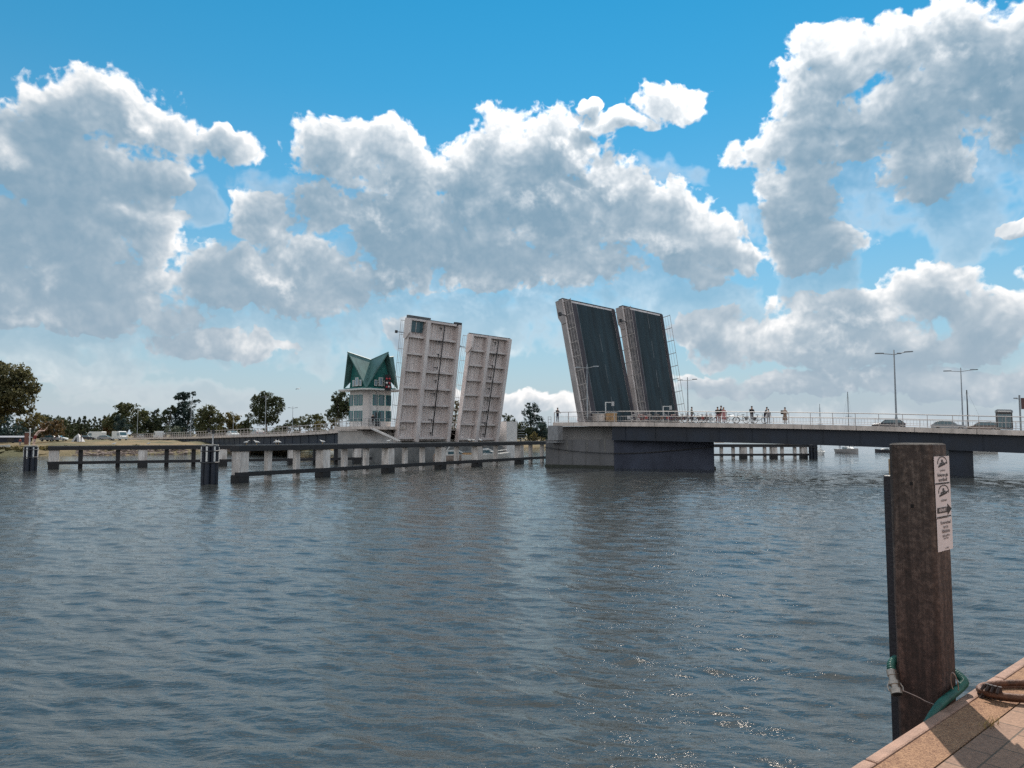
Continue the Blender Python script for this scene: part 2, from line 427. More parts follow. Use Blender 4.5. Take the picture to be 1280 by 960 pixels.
# ================================================================== WATER
def build_water():
    rng = np.random.default_rng(3)
    na, nr = 1050, 1300
    az = np.linspace(-1.15, 1.15, na)
    az = 1.15 * (0.75 * (az / 1.15) + .25 * (az / 1.15) ** 3)
    r = 2.2 * np.exp(np.linspace(0, math.log(300 / 2.2), nr))
    A, Rr = np.meshgrid(az, r)
    Xw = (np.sin(A) * Rr).astype(np.float32); Yw = (np.cos(A) * Rr).astype(np.float32)
    dr = np.gradient(r)[:, None]
    Z = np.zeros_like(Xw)
    nw = 140
    lam = np.exp(rng.uniform(math.log(.18), math.log(2.4), nw))
    th = R(200) + rng.normal(0, R(24), nw)
    ph = rng.uniform(0, 2 * math.pi, nw)
    for i in range(nw):
        k = 2 * math.pi / lam[i]
        s = .021 if lam[i] < 1.0 else .021 * (1.0 / lam[i]) ** .85
        amp = s / k
        fade = np.clip((lam[i] / (dr * 2.4)) - 1, 0, 1).astype(np.float32)
        if fade.max() <= 0: continue
        # patchy wind: slow amplitude modulation
        q = rng.uniform(0, 6.28, 2); kd = rng.uniform(.06, .2, 2)
        mod = .75 + .45 * np.sin(Xw * kd[0] + q[0]) * np.sin(Yw * kd[1] + q[1])
        p = k * (Xw * math.sin(th[i]) + Yw * math.cos(th[i])) + ph[i]
        Z += amp * fade * mod * ((np.sin(p) + .20 * np.cos(2 * p)) if i % 3 == 0 else (1.2 - 2.2 * np.abs(np.sin(p * .5)) ** 1.25))
    verts = np.stack([Xw, Yw, Z], -1).reshape(-1, 3)
    idx = np.arange(na * nr).reshape(nr, na)
    f = np.stack([idx[:-1, :-1], idx[:-1, 1:], idx[1:, 1:], idx[1:, :-1]], -1).reshape(-1, 4)[:, ::-1]
    # skirts: flat sheet out to the horizon, and all round behind the camera
    v = []; fa = []; base = len(verts); m = 96
    outer = [(-1.15 + 2.3 * j / m) for j in range(m + 1)]
    for j, a in enumerate(outer):
        v.append((math.sin(a) * 299, math.cos(a) * 299, -.02)); v.append((math.sin(a) * 9000, math.cos(a) * 9000, -.02))
    for j in range(m):
        a = base + 2 * j; fa.append([a + 1, a + 3, a + 2, a])
    b2 = base + len(v)
    ts = [1.14 + (2 * math.pi - 2.28) * j / m for j in range(m + 1)]
    for a in ts:
        v.append((math.sin(a) * .01, math.cos(a) * .01, -.02)); v.append((math.sin(a) * 9000, math.cos(a) * 9000, -.02))
    for j in range(m):
        a = b2 + 2 * j; fa.append([a + 1, a + 3, a + 2, a])
    allv = np.concatenate([verts, np.array(v)]).astype(np.float32); allf = np.concatenate([f, np.array(fa)]).astype(np.int32)
    me = bpy.data.meshes.new('water')
    me.vertices.add(len(allv)); me.vertices.foreach_set('co', allv.ravel())
    me.loops.add(allf.size); me.loops.foreach_set('vertex_index', allf.ravel())
    me.polygons.add(len(allf)); me.polygons.foreach_set('loop_start', np.arange(0, allf.size, 4, dtype=np.int32)); me.polygons.foreach_set('loop_total', np.full(len(allf), 4, dtype=np.int32))
    me.update(calc_edges=True)
    me.polygons.foreach_set('use_smooth', [True] * len(me.polygons))
    m_ = bpy.data.materials.new('water'); m_.use_nodes = True
    nt = m_.node_tree; N = nt.nodes; L = nt.links; b = N['Principled BSDF']
    b.inputs['Base Color'].default_value = (.036, .040, .038, 1); b.inputs['Roughness'].default_value = .02
    b.inputs['Specular Tint'].default_value = (1, .87, .77, 1); b.inputs['IOR'].default_value = 1.8
    tc = N.new('ShaderNodeTexCoord')
    def nz(sc, det, st, dist, prev=None, stretch=(1, 1, 1)):
        mp = N.new('ShaderNodeMapping'); mp.inputs['Scale'].default_value = stretch; mp.inputs['Rotation'].default_value = (0, 0, R(-18))
        L.new(tc.outputs['Object'], mp.inputs[0])
        k = N.new('ShaderNodeTexNoise'); k.inputs['Scale'].default_value = sc; k.inputs['Detail'].default_value = det; k.inputs['Roughness'].default_value = .6
        k.inputs['Distortion'].default_value = .4
        L.new(mp.outputs[0], k.inputs['Vector'])
        bp = N.new('ShaderNodeBump'); bp.inputs['Strength'].default_value = st; bp.inputs['Distance'].default_value = dist
        L.new(k.outputs['Fac'], bp.inputs['Height'])
        if prev: L.new(prev.outputs[0], bp.inputs['Normal'])
        return bp
    b1 = nz(3.2, 4, 1.0, .024, None, (.7, 1.9, 1))
    b2_ = nz(9.0, 3, 1.0, .005, b1, (.7, 1.8, 1))
    L.new(b2_.outputs[0], b.inputs['Normal'])
    me.materials.append(m_)
    o = bpy.data.objects.new('water', me); COL.objects.link(o); o['kind'] = 'structure'
build_water()

# ================================================================== QUAY (foreground right)
ZQ = CAMZ - 1.65
q0, q1 = G(1080, 948, ZQ), G(1280, 820.5, ZQ)
EU = (q1 - q0); EU.z = 0; EU.normalize()            # along the quay edge, away from the camera
EN = Vector((EU.y, -EU.x, 0))                        # inland (to the right)
def Q(u, n, z=0.0): return q0 + EU * u + EN * n + ZZ * z
def qstrip(mb, n0, n1, z, u0=-14, u1=60, t=None):
    p = [Q(u0, n0), Q(u1, n0), Q(u1, n1), Q(u0, n1)]
    return mb.prism([(v.x, v.y) for v in p], ZQ - (t or .4) + z, ZQ + z)
def inland(px, py):
    g = G(px, py, ZQ) - q0; return g.dot(EN)
nC = inland(1155, 916.7); nS = inland(1235, 910)
def brick_mat():
    m = bpy.data.materials.new('brick_pavers'); m.use_nodes = True
    nt = m.node_tree; N = nt.nodes; L = nt.links; b = N['Principled BSDF']; b.inputs['Roughness'].default_value = .85
    tc = N.new('ShaderNodeTexCoord'); mp = N.new('ShaderNodeMapping')
    mp.vector_type = 'TEXTURE'; mp.inputs['Rotation'].default_value = (0, 0, math.atan2(EU.y, EU.x)); mp.inputs['Location'].default_value = (q0.x, q0.y, 0)
    L.new(tc.outputs['Object'], mp.inputs[0])
    br = N.new('ShaderNodeTexBrick'); L.new(mp.outputs[0], br.inputs['Vector'])
    br.inputs['Scale'].default_value = 1.0; br.inputs['Brick Width'].default_value = 0.27; br.inputs['Row Height'].default_value = .14
    br.inputs['Mortar Size'].default_value = .005; br.inputs['Mortar Smooth'].default_value = .35; br.inputs['Bias'].default_value = -.1
    br.inputs['Color1'].default_value = (.29, .170, .112, 1); br.inputs['Color2'].default_value = (.21, .125, .088, 1); br.inputs['Mortar'].default_value = (.10, .075, .055, 1)
    nz = N.new('ShaderNodeTexNoise'); nz.inputs['Scale'].default_value = 60; nz.inputs['Detail'].default_value = 6; L.new(mp.outputs[0], nz.inputs['Vector'])
    mx = N.new('ShaderNodeMix'); mx.data_type = 'RGBA'; mx.blend_type = 'OVERLAY'; mx.inputs[0].default_value = .55
    L.new(br.outputs['Color'], mx.inputs[6]); L.new(nz.outputs['Fac'], mx.inputs[7]); L.new(mx.outputs[2], b.inputs['Base Color'])
    ad = N.new('ShaderNodeMath'); ad.operation = 'MULTIPLY_ADD'; ad.inputs[1].default_value = -1.0
    L.new(br.outputs['Fac'], ad.inputs[0]); L.new(nz.outputs['Fac'], ad.inputs[2])
    bp = N.new('ShaderNodeBump'); bp.inputs['Strength'].default_value = .7; bp.inputs['Distance'].default_value = .006
    L.new(ad.outputs[0], bp.inputs['Height']); L.new(bp.outputs[0], b.inputs['Normal'])
    return m
def grit_mat():
    m = mat('exposed_aggregate', (.42, .27, .15), .9)
    nt = m.node_tree; N = nt.nodes; L = nt.links; b = N['Principled BSDF']
    tc = N.new('ShaderNodeTexCoord'); v = N.new('ShaderNodeTexVoronoi'); v.inputs['Scale'].default_value = 150; L.new(tc.outputs['Object'], v.inputs['Vector'])
    nz = N.new('ShaderNodeTexNoise'); nz.inputs['Scale'].default_value = 9; nz.inputs['Detail'].default_value = 6; L.new(tc.outputs['Object'], nz.inputs['Vector'])
    r = N.new('ShaderNodeValToRGB'); r.color_ramp.elements[0].color = (.15, .068, .038, 1); r.color_ramp.elements[1].color = (.40, .225, .125, 1)
    r.color_ramp.elements[0].position = .2; r.color_ramp.elements[1].position = .8
    sx = N.new('ShaderNodeSeparateColor'); L.new(v.outputs['Color'], sx.inputs[0])
    ml = N.new('ShaderNodeMath'); ml.operation = 'MULTIPLY_ADD'; ml.inputs[1].default_value = .55; L.new(sx.outputs[0], ml.inputs[0])
    m2 = N.new('ShaderNodeMath'); m2.operation = 'MULTIPLY'; m2.inputs[1].default_value = .5; L.new(nz.outputs['Fac'], m2.inputs[0]); L.new(m2.outputs[0], ml.inputs[2])
    L.new(ml.outputs[0], r.inputs[0]); L.new(r.outputs[0], b.inputs['Base Color'])
    bp = N.new('ShaderNodeBump'); bp.inputs['Strength'].default_value = .8; bp.inputs['Distance'].default_value = .006
    L.new(v.outputs['Distance'], bp.inputs['Height']); L.new(bp.outputs[0], b.inputs['Normal'])
    return m
copm = mat('coping_stone', (.36, .215, .155), .75, noise=.4, nscale=7, bump=.5, bscale=120, col2=(.24, .135, .095))
mb = MB()
u = -14.0
while u < 60:                                         # coping blocks with joints
    p = [Q(u + .004, 0), Q(u + 1.996, 0), Q(u + 1.996, nC - .006), Q(u + .004, nC - .006)]
    mb.prism([(v.x, v.y) for v in p], ZQ - .35, ZQ); u += 2.0
struct('quay_coping', mb, copm, bevel=.012)
mb = MB(); qstrip(mb, nC, nS - .012, -.004); struct('quay_strip', mb, grit_mat())
mb = MB(); qstrip(mb, nS, 40, 0); struct('pavement', mb, brick_mat())
mb = MB(); qstrip(mb, nS - .012, nS, -.012); struct('paving_joint', mb, mat('joint_soil', (.09, .06, .035), .95, noise=.5, nscale=40))
mb = MB(); qstrip(mb, .05, 40, -.36, t=4.0); struct('quay_wall', mb, M['concrete_low'])
# grass tuft in the joint
random.seed(5)
mb = MB(); gc = G(1241, 907, ZQ); gc = Q((gc - q0).dot(EU), nS - .006, 0)
for i in range(46):
    c = gc + EU * random.gauss(0, .05) + EN * random.gauss(0, .012); a = random.uniform(0, 6.28); h = random.uniform(.015, .05)
    d = Vector((math.cos(a), math.sin(a), 0)); s2 = Vector((-d.y, d.x, 0)) * .002
    mb.quad(c - s2, c + s2, c + d * h * .7 + ZZ * h)
tag(mb.build('grass_tuft', mat('dry_grass', (.30, .20, .07), .8), fix=False), 'dry tuft of grass growing in the joint beside the quay pavers', 'grass')

# ------------------------------------------------------------------ mooring post
PS = .272
cr = G(1180, 893, ZQ); pu = (cr - q0).dot(EU) + .245
GAP = .055
pu0 = pu - .0
PTOP = Zt(556, 4.55)
rootp = Q(pu0 + PS / 2, -GAP - PS / 2); rootp.z = 0
def PP(u, n, z): return Vector((0, 0, z)) + Vector((Q(pu0 + u, -GAP - PS + n).x, Q(pu0 + u, -GAP - PS + n).y, 0))
postm = bpy.data.materials.new('weathered_post'); postm.use_nodes = True
def _postmat(m):
    nt = m.node_tree; N = nt.nodes; L = nt.links; b = N['Principled BSDF']
    tc = N.new('ShaderNodeTexCoord')
    mp = N.new('ShaderNodeMapping'); mp.inputs['Scale'].default_value = (15, 15, .8); L.new(tc.outputs['Object'], mp.inputs[0])
    n1 = N.new('ShaderNodeTexNoise'); n1.inputs['Scale'].default_value = 1.4; n1.inputs['Detail'].default_value = 9; n1.inputs['Roughness'].default_value = .68; L.new(mp.outputs[0], n1.inputs['Vector'])
    n2 = N.new('ShaderNodeTexNoise'); n2.inputs['Scale'].default_value = 26; n2.inputs['Detail'].default_value = 7; n2.inputs['Roughness'].default_value = .7; L.new(tc.outputs['Object'], n2.inputs['Vector'])
    r = N.new('ShaderNodeValToRGB'); e = r.color_ramp.elements
    e[0].position = .37; e[0].color = (.018, .012, .010, 1); e[1].position = .66; e[1].color = (.19, .155, .135, 1)
    x = e.new(.5); x.color = (.056, .042, .037, 1)
    mx = N.new('ShaderNodeMath'); mx.operation = 'MULTIPLY_ADD'; mx.inputs[1].default_value = .5; L.new(n2.outputs['Fac'], mx.inputs[0])
    m3 = N.new('ShaderNodeMath'); m3.operation = 'MULTIPLY'; m3.inputs[1].default_value = .5; L.new(n1.outputs['Fac'], m3.inputs[0]); L.new(m3.outputs[0], mx.inputs[2])
    L.new(mx.outputs[0], r.inputs[0])
    # rusty tint low on the post, grey bleached top: real staining by height
    sz = N.new('ShaderNodeSeparateXYZ'); L.new(tc.outputs['Object'], sz.inputs[0])
    mr = N.new('ShaderNodeMapRange'); mr.inputs[1].default_value = 2.1; mr.inputs[2].default_value = 3.3; L.new(sz.outputs[2], mr.inputs[0])
    rust = N.new('ShaderNodeMix'); rust.data_type = 'RGBA'; rust.blend_type = 'MULTIPLY'; rust.inputs[0].default_value = 1
    tint = N.new('ShaderNodeMix'); tint.data_type = 'RGBA'; tint.inputs[6].default_value = (.86, .55, .48, 1); tint.inputs[7].default_value = (1.05, 1.0, .95, 1); L.new(mr.outputs[0], tint.inputs[0])
    L.new(r.outputs[0], rust.inputs[6]); L.new(tint.outputs[2], rust.inputs[7]); L.new(rust.outputs[2], b.inputs['Base Color'])
    b.inputs['Roughness'].default_value = .72
    bp = N.new('ShaderNodeBump'); bp.inputs['Strength'].default_value = .9; bp.inputs['Distance'].default_value = .016; L.new(mx.outputs[0], bp.inputs['Height']); L.new(bp.outputs[0], b.inputs['Normal'])
_postmat(postm)
post = thing('mooring_post', 'big weathered square mooring post rising from the water beside the quay edge', 'mooring post', (rootp.x, rootp.y, 0))
mb = MB()
rng = random.Random(3)
rings = []
for k in range(24):
    z = -2.2 + (PTOP + 2.2) * k / 23
    ch = .022
    ring = []
    for (a, b2) in ((ch, 0), (PS - ch, 0), (PS, ch), (PS, PS - ch), (PS - ch, PS), (ch, PS), (0, PS - ch), (0, ch)):
        j = .0035
        p = PP(a + rng.uniform(-j, j), b2 + rng.uniform(-j, j), z); ring.append(p)
    rings.append(ring)
mb.loft(rings)
body = mb.build('post', postm, post, bevel=.006)
mb = MB(); mb.cur = 0
mb.prism([(PP(a, b2, 0).x, PP(a, b2, 0).y) for a, b2 in ((.03, .012), (PS - .03, .012), (PS - .012, .03), (PS - .012, PS - .03), (PS - .03, PS - .012), (.03, PS - .012), (.012, PS - .03), (.012, .03))], PTOP - .002, PTOP + .006)
mb.build('top_cap', mat('post_top', (.22, .20, .18), .85, noise=.4, nscale=20, bump=.5), post)
# dark rubber strip and pale timber block on the water side
mb = MB(); mb.prism([(PP(a, b2, 0).x, PP(a, b2, 0).y) for a, b2 in ((.09, -.075), (.24, -.075), (.24, -.004), (.09, -.004))], -1.0, Zt(598, 4.7))
mb.build('rubber_fender', mat('fender_rubber', (.018, .016, .024), .5, noise=.4, nscale=9, bump=.3, bscale=40), post, bevel=.008)
mb = MB(); mb.prism([(PP(a, b2, 0).x, PP(a, b2, 0).y) for a, b2 in ((.12, -.048), (.22, -.048), (.22, -.004), (.12, -.004))], Zt(597, 4.7), Zt(576, 4.7))
mb.build('timber_block', mat('raw_timber', (.55, .40, .26), .8, noise=.4, nscale=20), post)
# bolt holes
for (px, py) in ((1141, 609), (1143, 639)):
    mb = MB(); c = PP(.0052, PS * .52, Zt(py, 4.5)); mb.box(c, .02, .012, .022, EN, EU, ZZ)
    mb.build('bolt_hole', mat('bolt_hole', (.008, .007, .007), .9), post)

# ------------------------------------------------------------------ notices on the post
def text_mesh(s, size, align='CENTER'):
    c = bpy.data.curves.new('t', 'FONT'); c.body = s; c.size = size; c.align_x = align; c.align_y = 'CENTER'; c.resolution_u = 2; c.offset = .018 * size
    o = bpy.data.objects.new('t', c); COL.objects.link(o)
    dg = bpy.context.evaluated_depsgraph_get(); me = bpy.data.meshes.new_from_object(o.evaluated_get(dg))
    bpy.data.objects.remove(o); bpy.data.curves.remove(c)
    return me
INK = mat('ink', (.03, .028, .028), .7)
INKG = mat('ink_grey', (.14, .12, .12), .7)
PAPER = mat('laminated_paper', (.74, .66, .65), .5, noise=.06, nscale=6)
def sign(name, label, z0, z1, items, du=0.0):
    """sheet on the face of the post that looks at the quay; local x = along the quay, y = up"""
    w, h = .262, z1 - z0
    ctr = Q(pu0 + PS / 2 + .012 + du, -GAP + .004); ctr.z = (z0 + z1) / 2
    mtx = Matrix((( EU.x, 0, EN.x, ctr.x), (EU.y, 0, EN.y, ctr.y), (0, 1, 0, ctr.z), (0, 0, 0, 1)))
    t = thing(name, label, 'sign', None, 'paper notices on the mooring post', matrix=mtx)
    mb = MB(); n = 8
    pts = []
    for i in range(n + 1):
        x = -w / 2 + w * i / n; bow = .0014 * math.sin(i * 1.3) + .0016
        pts.append((x, bow))
    for i in range(n):
        (a, za), (b, zb) = pts[i], pts[i + 1]
        mb.loft([[(a, -h / 2, za), (a, h / 2, za), (a, h / 2, za - .0015), (a, -h / 2, za - .0015)], [(b, -h / 2, zb), (b, h / 2, zb), (b, h / 2, zb - .0015), (b, -h / 2, zb - .0015)]], cap=(i in (0, n - 1)))
    mb.build('sheet', PAPER, t)
    for (kind, *a) in items:
        if kind == 'text':
            s, x, y, size, m_ = a
            me = text_mesh(s, size); me.transform(Matrix.Translation((x, y, .0042))); me.materials.clear(); me.materials.append(m_)
            o = bpy.data.objects.new('lettering', me); COL.objects.link(o); o.parent = t
        elif kind == 'logo':
            x, y, rx, ry = a
            mb = MB()
            for q in range(26):                        # open oval ring of lettering
                a0 = R(-15) + R(210) * q / 26; a1 = a0 + R(6.2); 
                mb.quad((x + rx * math.cos(a0), y + ry * math.sin(a0), .0042), (x + rx * math.cos(a1), y + ry * math.sin(a1), .0042), (x + rx * .84 * math.cos(a1), y + ry * .84 * math.sin(a1), .0042), (x + rx * .84 * math.cos(a0), y + ry * .84 * math.sin(a0), .0042))
            # ship: hull swept up to the right with a cabin and a funnel
            hull = [(-.85, -.75), (.55, -.35), (.98, .15), (.55, -.02), (-.75, -.42)]
            mb.quad(*[(x + rx * p, y + ry * q, .0042) for p, q in hull])
            mb.quad(*[(x + rx * p, y + ry * q, .0042) for p, q in ((-.55, -.30), (.35, -.02), (.30, .16), (-.5, -.10))])
            mb.quad(*[(x + rx * p, y + ry * q, .0042) for p, q in ((-.15, .08), (.12, .16), (.10, .5), (-.13, .45))])
            mb.build('emblem', INK, t)
        elif kind == 'arrow':
            y, hh = a
            mb = MB(); mb.quad((-.118, y - hh, .0042), (.055, y - hh, .0042), (.055, y + hh, .0042), (-.118, y + hh, .0042))
            mb.quad((.055, y - hh * 2.1, .0042), (.128, y, .0042), (.055, y + hh * 2.1, .0042))
            mb.build('arrow', INK, t)
        elif kind == 'bar':
            y, hh = a
            mb = MB(); mb.quad((-.13, y - hh, .0042), (.11, y - hh, .0042), (.11, y + hh, .0042), (-.13, y + hh, .0042)); mb.build('black_bar', INK, t)
    return t
Ds = 4.62
za, zb, zc, zd = Zt(571.5, Ds), Zt(608, Ds), Zt(651.5, Ds), Zt(694, Ds)
h1, h2, h3 = za - zb, zb - zc, zc - zd
sign('paper_notice', 'white notice with ship emblem above two bold lines of text, topmost on the post', zb + .002, za,
     [('logo', .0, .048, .085, .042), ('text', 'SCHIFFFAHRT', 0, -.004, .015, INK), ('text', 'Fahrkarten gibt', 0, -.032, .030, INK), ('text', 'es an Bord!', 0, -.062, .032, INK), ('bar', -h1 / 2 + .006, .004)])
sign('paper_notice', 'white notice with ship emblem and black arrow pointing right, middle one on the post', zc + .002, zb,
     [('logo', .0, .060, .092, .044), ('text', 'RUNDFAHRT', 0, .002, .017, INK), ('arrow', -.058, .018), ('text', 'ABFAHRT', -.032, -.058, .030, PAPER), ('bar', -h2 / 2 + .007, .004)], .004)
for o in COL.objects:
    if o.name.startswith('lettering') and o.data.materials and o.data.materials[0] == PAPER:
        o.data.transform(Matrix.Translation((0, 0, .0008)))
sign('paper_notice', 'white notice carrying only small grey lines of text, lowest one on the post', zd + .002, zc - .002,
     [('text', 'Kartenverkauf', 0.01, .075, .030, INKG), ('text', 'nur im', 0.01, .048, .030, INKG), ('text', 'Hafenbüro', 0.01, .020, .032, INKG), ('text', 'täglich geöffnet', 0.01, -.008, .020, INKG), ('text', 'ab 10 Uhr', .01, -.026, .020, INKG), ('text', 'am Hafen', .02, -.088, .016, INKG)], .008)

# ------------------------------------------------------------------ green hose round the post
hose_m = mat('green_hose', (.022, .125, .095), .36, noise=.3, nscale=9, col2=(.010, .06, .05))
def smooth_path(ctrl, n):
    ctrl = [Vector(c) for c in ctrl]; out = []
    P_ = [ctrl[0] * 2 - ctrl[1]] + ctrl + [ctrl[-1] * 2 - ctrl[-2]]
    for i in range(1, len(P_) - 2):
        for k in range(n):
            t = k / n; a, b, c, d = P_[i - 1], P_[i], P_[i + 1], P_[i + 2]
            out.append(.5 * ((2 * b) + (c - a) * t + (2 * a - 5 * b + 4 * c - d) * t * t + (3 * b - a - 3 * c + d) * t ** 3))
    out.append(ctrl[-1]); return out
hz_ = ZQ
HR = .0245
hose = thing('hose', 'green ribbed suction hose looped around the mooring post', 'hose', (rootp.x, rootp.y, 0))
g = -HR - .004
path = smooth_path([PP(-.62, PS + .015, hz_ - .34), PP(-.38, PS + .022, hz_ - .115), PP(-.16, PS + .036, hz_ + .005), PP(.05, PS + .044, hz_ + .035), PP(.20, PS + .046, hz_ + .05), PP(PS + .0, PS + .042, hz_ + .07),
                    PP(PS + .046, PS - .03, hz_ + .10), PP(PS + .045, .14, hz_ + .12), PP(PS + .03, .0, hz_ + .145), PP(PS - .08, g, hz_ + .165), PP(.14, g - .006, hz_ + .175), PP(.02, g - .004, hz_ + .15), PP(-.035, g + .02, hz_ + .105)], 60)
arc = [0.0]
for i in range(1, len(path)): arc.append(arc[-1] + (path[i] - path[i - 1]).length)
rad = [HR * (1 + .11 * math.sin(2 * math.pi * q_ / .015)) for q_ in arc]
mb = MB(); mb.tube(path, rad, 14); mb.build('hose', hose_m, hose, smooth=True, fix=False)
e = path[-1]; ed = (path[-1] - path[-6]).normalized(); ed = (ed + EN * .25 + Vector((0, 0, -.5))).normalized()
mb = MB()
mb.tube([e - ed * .02, e + ed * .015, e + ed * .017, e + ed * .05, e + ed * .052, e + ed * .075, e + ed * .077, e + ed * .10, e + ed * .102, e + ed * .135], [.031, .031, .026, .026, .035, .035, .027, .027, .038, .036], 18)
cpl = mb.build('coupling', mat('coupling_metal', (.55, .45, .38), .32, metal=.85, noise=.3, nscale=30), hose, smooth=False, fix=False)
mb = MB(); mb.tube([e + ed * .1355, e + ed * .137], [.028, .028], 16); mb.build('coupling_mouth', M['black'], cpl, fix=False)
sd = ed.cross(ZZ).normalized()
for s_ in (1, -1):
    mb = MB(); mb.tube([e + ed * .06 + sd * .034 * s_, e + ed * .085 + sd * .046 * s_, e + ed * .115 + sd * .042 * s_], .005, 8)
    mb.build('cam_lever', MATS['coupling_metal'], cpl, fix=False)
wire = smooth_path([e + ed * .09, e + ed * .08 + EN * .12 - ZZ * .03, PP(-.06, PS * .75, hz_ - .01), PP(-.12, PS + .03, hz_ + .0)], 10)
mb = MB(); mb.tube(wire, .0035, 6)
c0 = PP(-.015, PS + .10, hz_ + .09)
lp = [c0 + (EN * .012 * math.sin(a) + ZZ * (.055 - .055 * math.cos(a)) - EU * .018 * (1 - math.cos(a)) - EN * .004 * a) for a in [2 * math.pi * k / 18 for k in range(19)]]
mb.tube(lp, .0032, 6)
mb.build('tie_wire', mat('tie_wire', (.42, .30, .26), .4, metal=.7), hose, smooth=True, fix=False)

# ------------------------------------------------------------------ rusty mooring ring on the quay
rc = G(1286, 870, ZQ)
ring = thing('mooring_ring', 'brown rusty iron mooring ring lying on the quay paving', 'mooring ring', rc)
rust_m = mat('rusty_iron', (.13, .055, .03), .6, metal=.2, noise=.5, nscale=18, bump=.4, bscale=60)
def ringpts(r_, zz, n=72): return [rc + Vector((r_ * 1.12 * math.cos(2 * math.pi * k / n), r_ * .66 * math.sin(2 * math.pi * k / n), zz + .012 * math.sin(2 * math.pi * k / n + 2.6))) for k in range(n)]
mb = MB(); mb.tube(ringpts(.262, .034), .022, 12, closed=True); mb.build('iron_ring', rust_m, ring, smooth=True, fix=False)
mb = MB(); mb.tube(ringpts(.248, .013), .012, 10, closed=True); mb.build('lower_ring', rust_m, ring, smooth=True, fix=False)
mb = MB()
cl = G(1238, 872, ZQ)
for k in range(4):
    an = R(193 + k * 7); c = rc + Vector((.293 * math.cos(an), .173 * math.sin(an), .055))
    mb.tube([c + Vector((0, 0, .034)), c + Vector((0, 0, -.05))], .012, 8)
    mb.tube([c + Vector((math.cos(an) * .02, math.sin(an) * .02, .028)), c + Vector((math.cos(an) * .045, math.sin(an) * .045, .0))], .009, 8)
mb.build('clamp', mat('clamp_iron', (.05, .03, .025), .5, metal=.4, noise=.4, nscale=30), ring, fix=False)
chp = G(1226, 872, ZQ); rl = rc + Vector((.293 * math.cos(R(188)), .173 * math.sin(R(188)), .03))
for k in range(5):
    mbk = MB(); c = rl.lerp(chp, (k + .5) / 5) + ZZ * (.012 - .02 * k / 5); dd = (chp - rl).normalized(); sd2 = dd.cross(ZZ).normalized() if k % 2 else ZZ
    mbk.tube([c + dd * .020 * math.cos(a) + sd2 * .011 * math.sin(a) for a in [2 * math.pi * q / 14 for q in range(14)]], .004, 6, closed=True)
    mbk.build('chain_link', MATS['clamp_iron'], ring, smooth=True, fix=False)

# ================================================================== BRIDGE
def poly_at(pts, s):
    """point at arc length s along a polyline of (x, y, z)"""
    for i in range(len(pts) - 1):
        a, b = Vector(pts[i]), Vector(pts[i + 1]); l = (b - a).length
        if s <= l or i == len(pts) - 2: return a + (b - a) * (s / l), (b - a).normalized()
        s -= l
def poly_len(pts): return sum((Vector(pts[i + 1]) - Vector(pts[i])).length for i in range(len(pts) - 1))
def refine(pts, n):
    return [tuple(p) for p in smooth_path([Vector(p) for p in pts], n)]
# near edge of the right approach, starting at the channel
RE = refine([(4.85, 88.6, 5.27), (11.0, 83.7, 5.22), (18.0, 80.2, 5.10), (26.0, 76.6, 4.92), (35, 71.9, 4.62), (45, 66.4, 4.17), (60, 57, 3.55), (80, 42, 2.9), (100, 24, 2.4)], 4)
LE = refine([(-18.4, 108.3, 4.95), (-22.2, 111.6, 4.92), (-32, 124.5, 4.42), (-44, 139, 4.08), (-57, 155, 3.85), (-76, 179, 3.5), (-98, 207, 3.25), (-122, 236, 3.0), (-165, 292, 2.75), (-215, 352, 2.7)], 4)
def cross(t): 
    c = Vector((t.y, -t.x, 0)); c.normalize(); return c
def frames(pts, flip):
    out = []
    for i, p in enumerate(pts):
        a = Vector(pts[max(i - 1, 0)]); b = Vector(pts[min(i + 1, len(pts) - 1)]); t = (b - a).normalized()
        c = cross(t)
        if c.dot(WX) < 0: c = -c
        if i == 0: c = WX.copy()
        out.append((Vector(p), c, t))
    return out
def sweep(mb, fr, prof):
    """prof: list of (across, z) around a closed section"""
    mb.loft([[p + c * a + ZZ * z for a, z in prof] for p, c, t in fr])
DW = 22.5
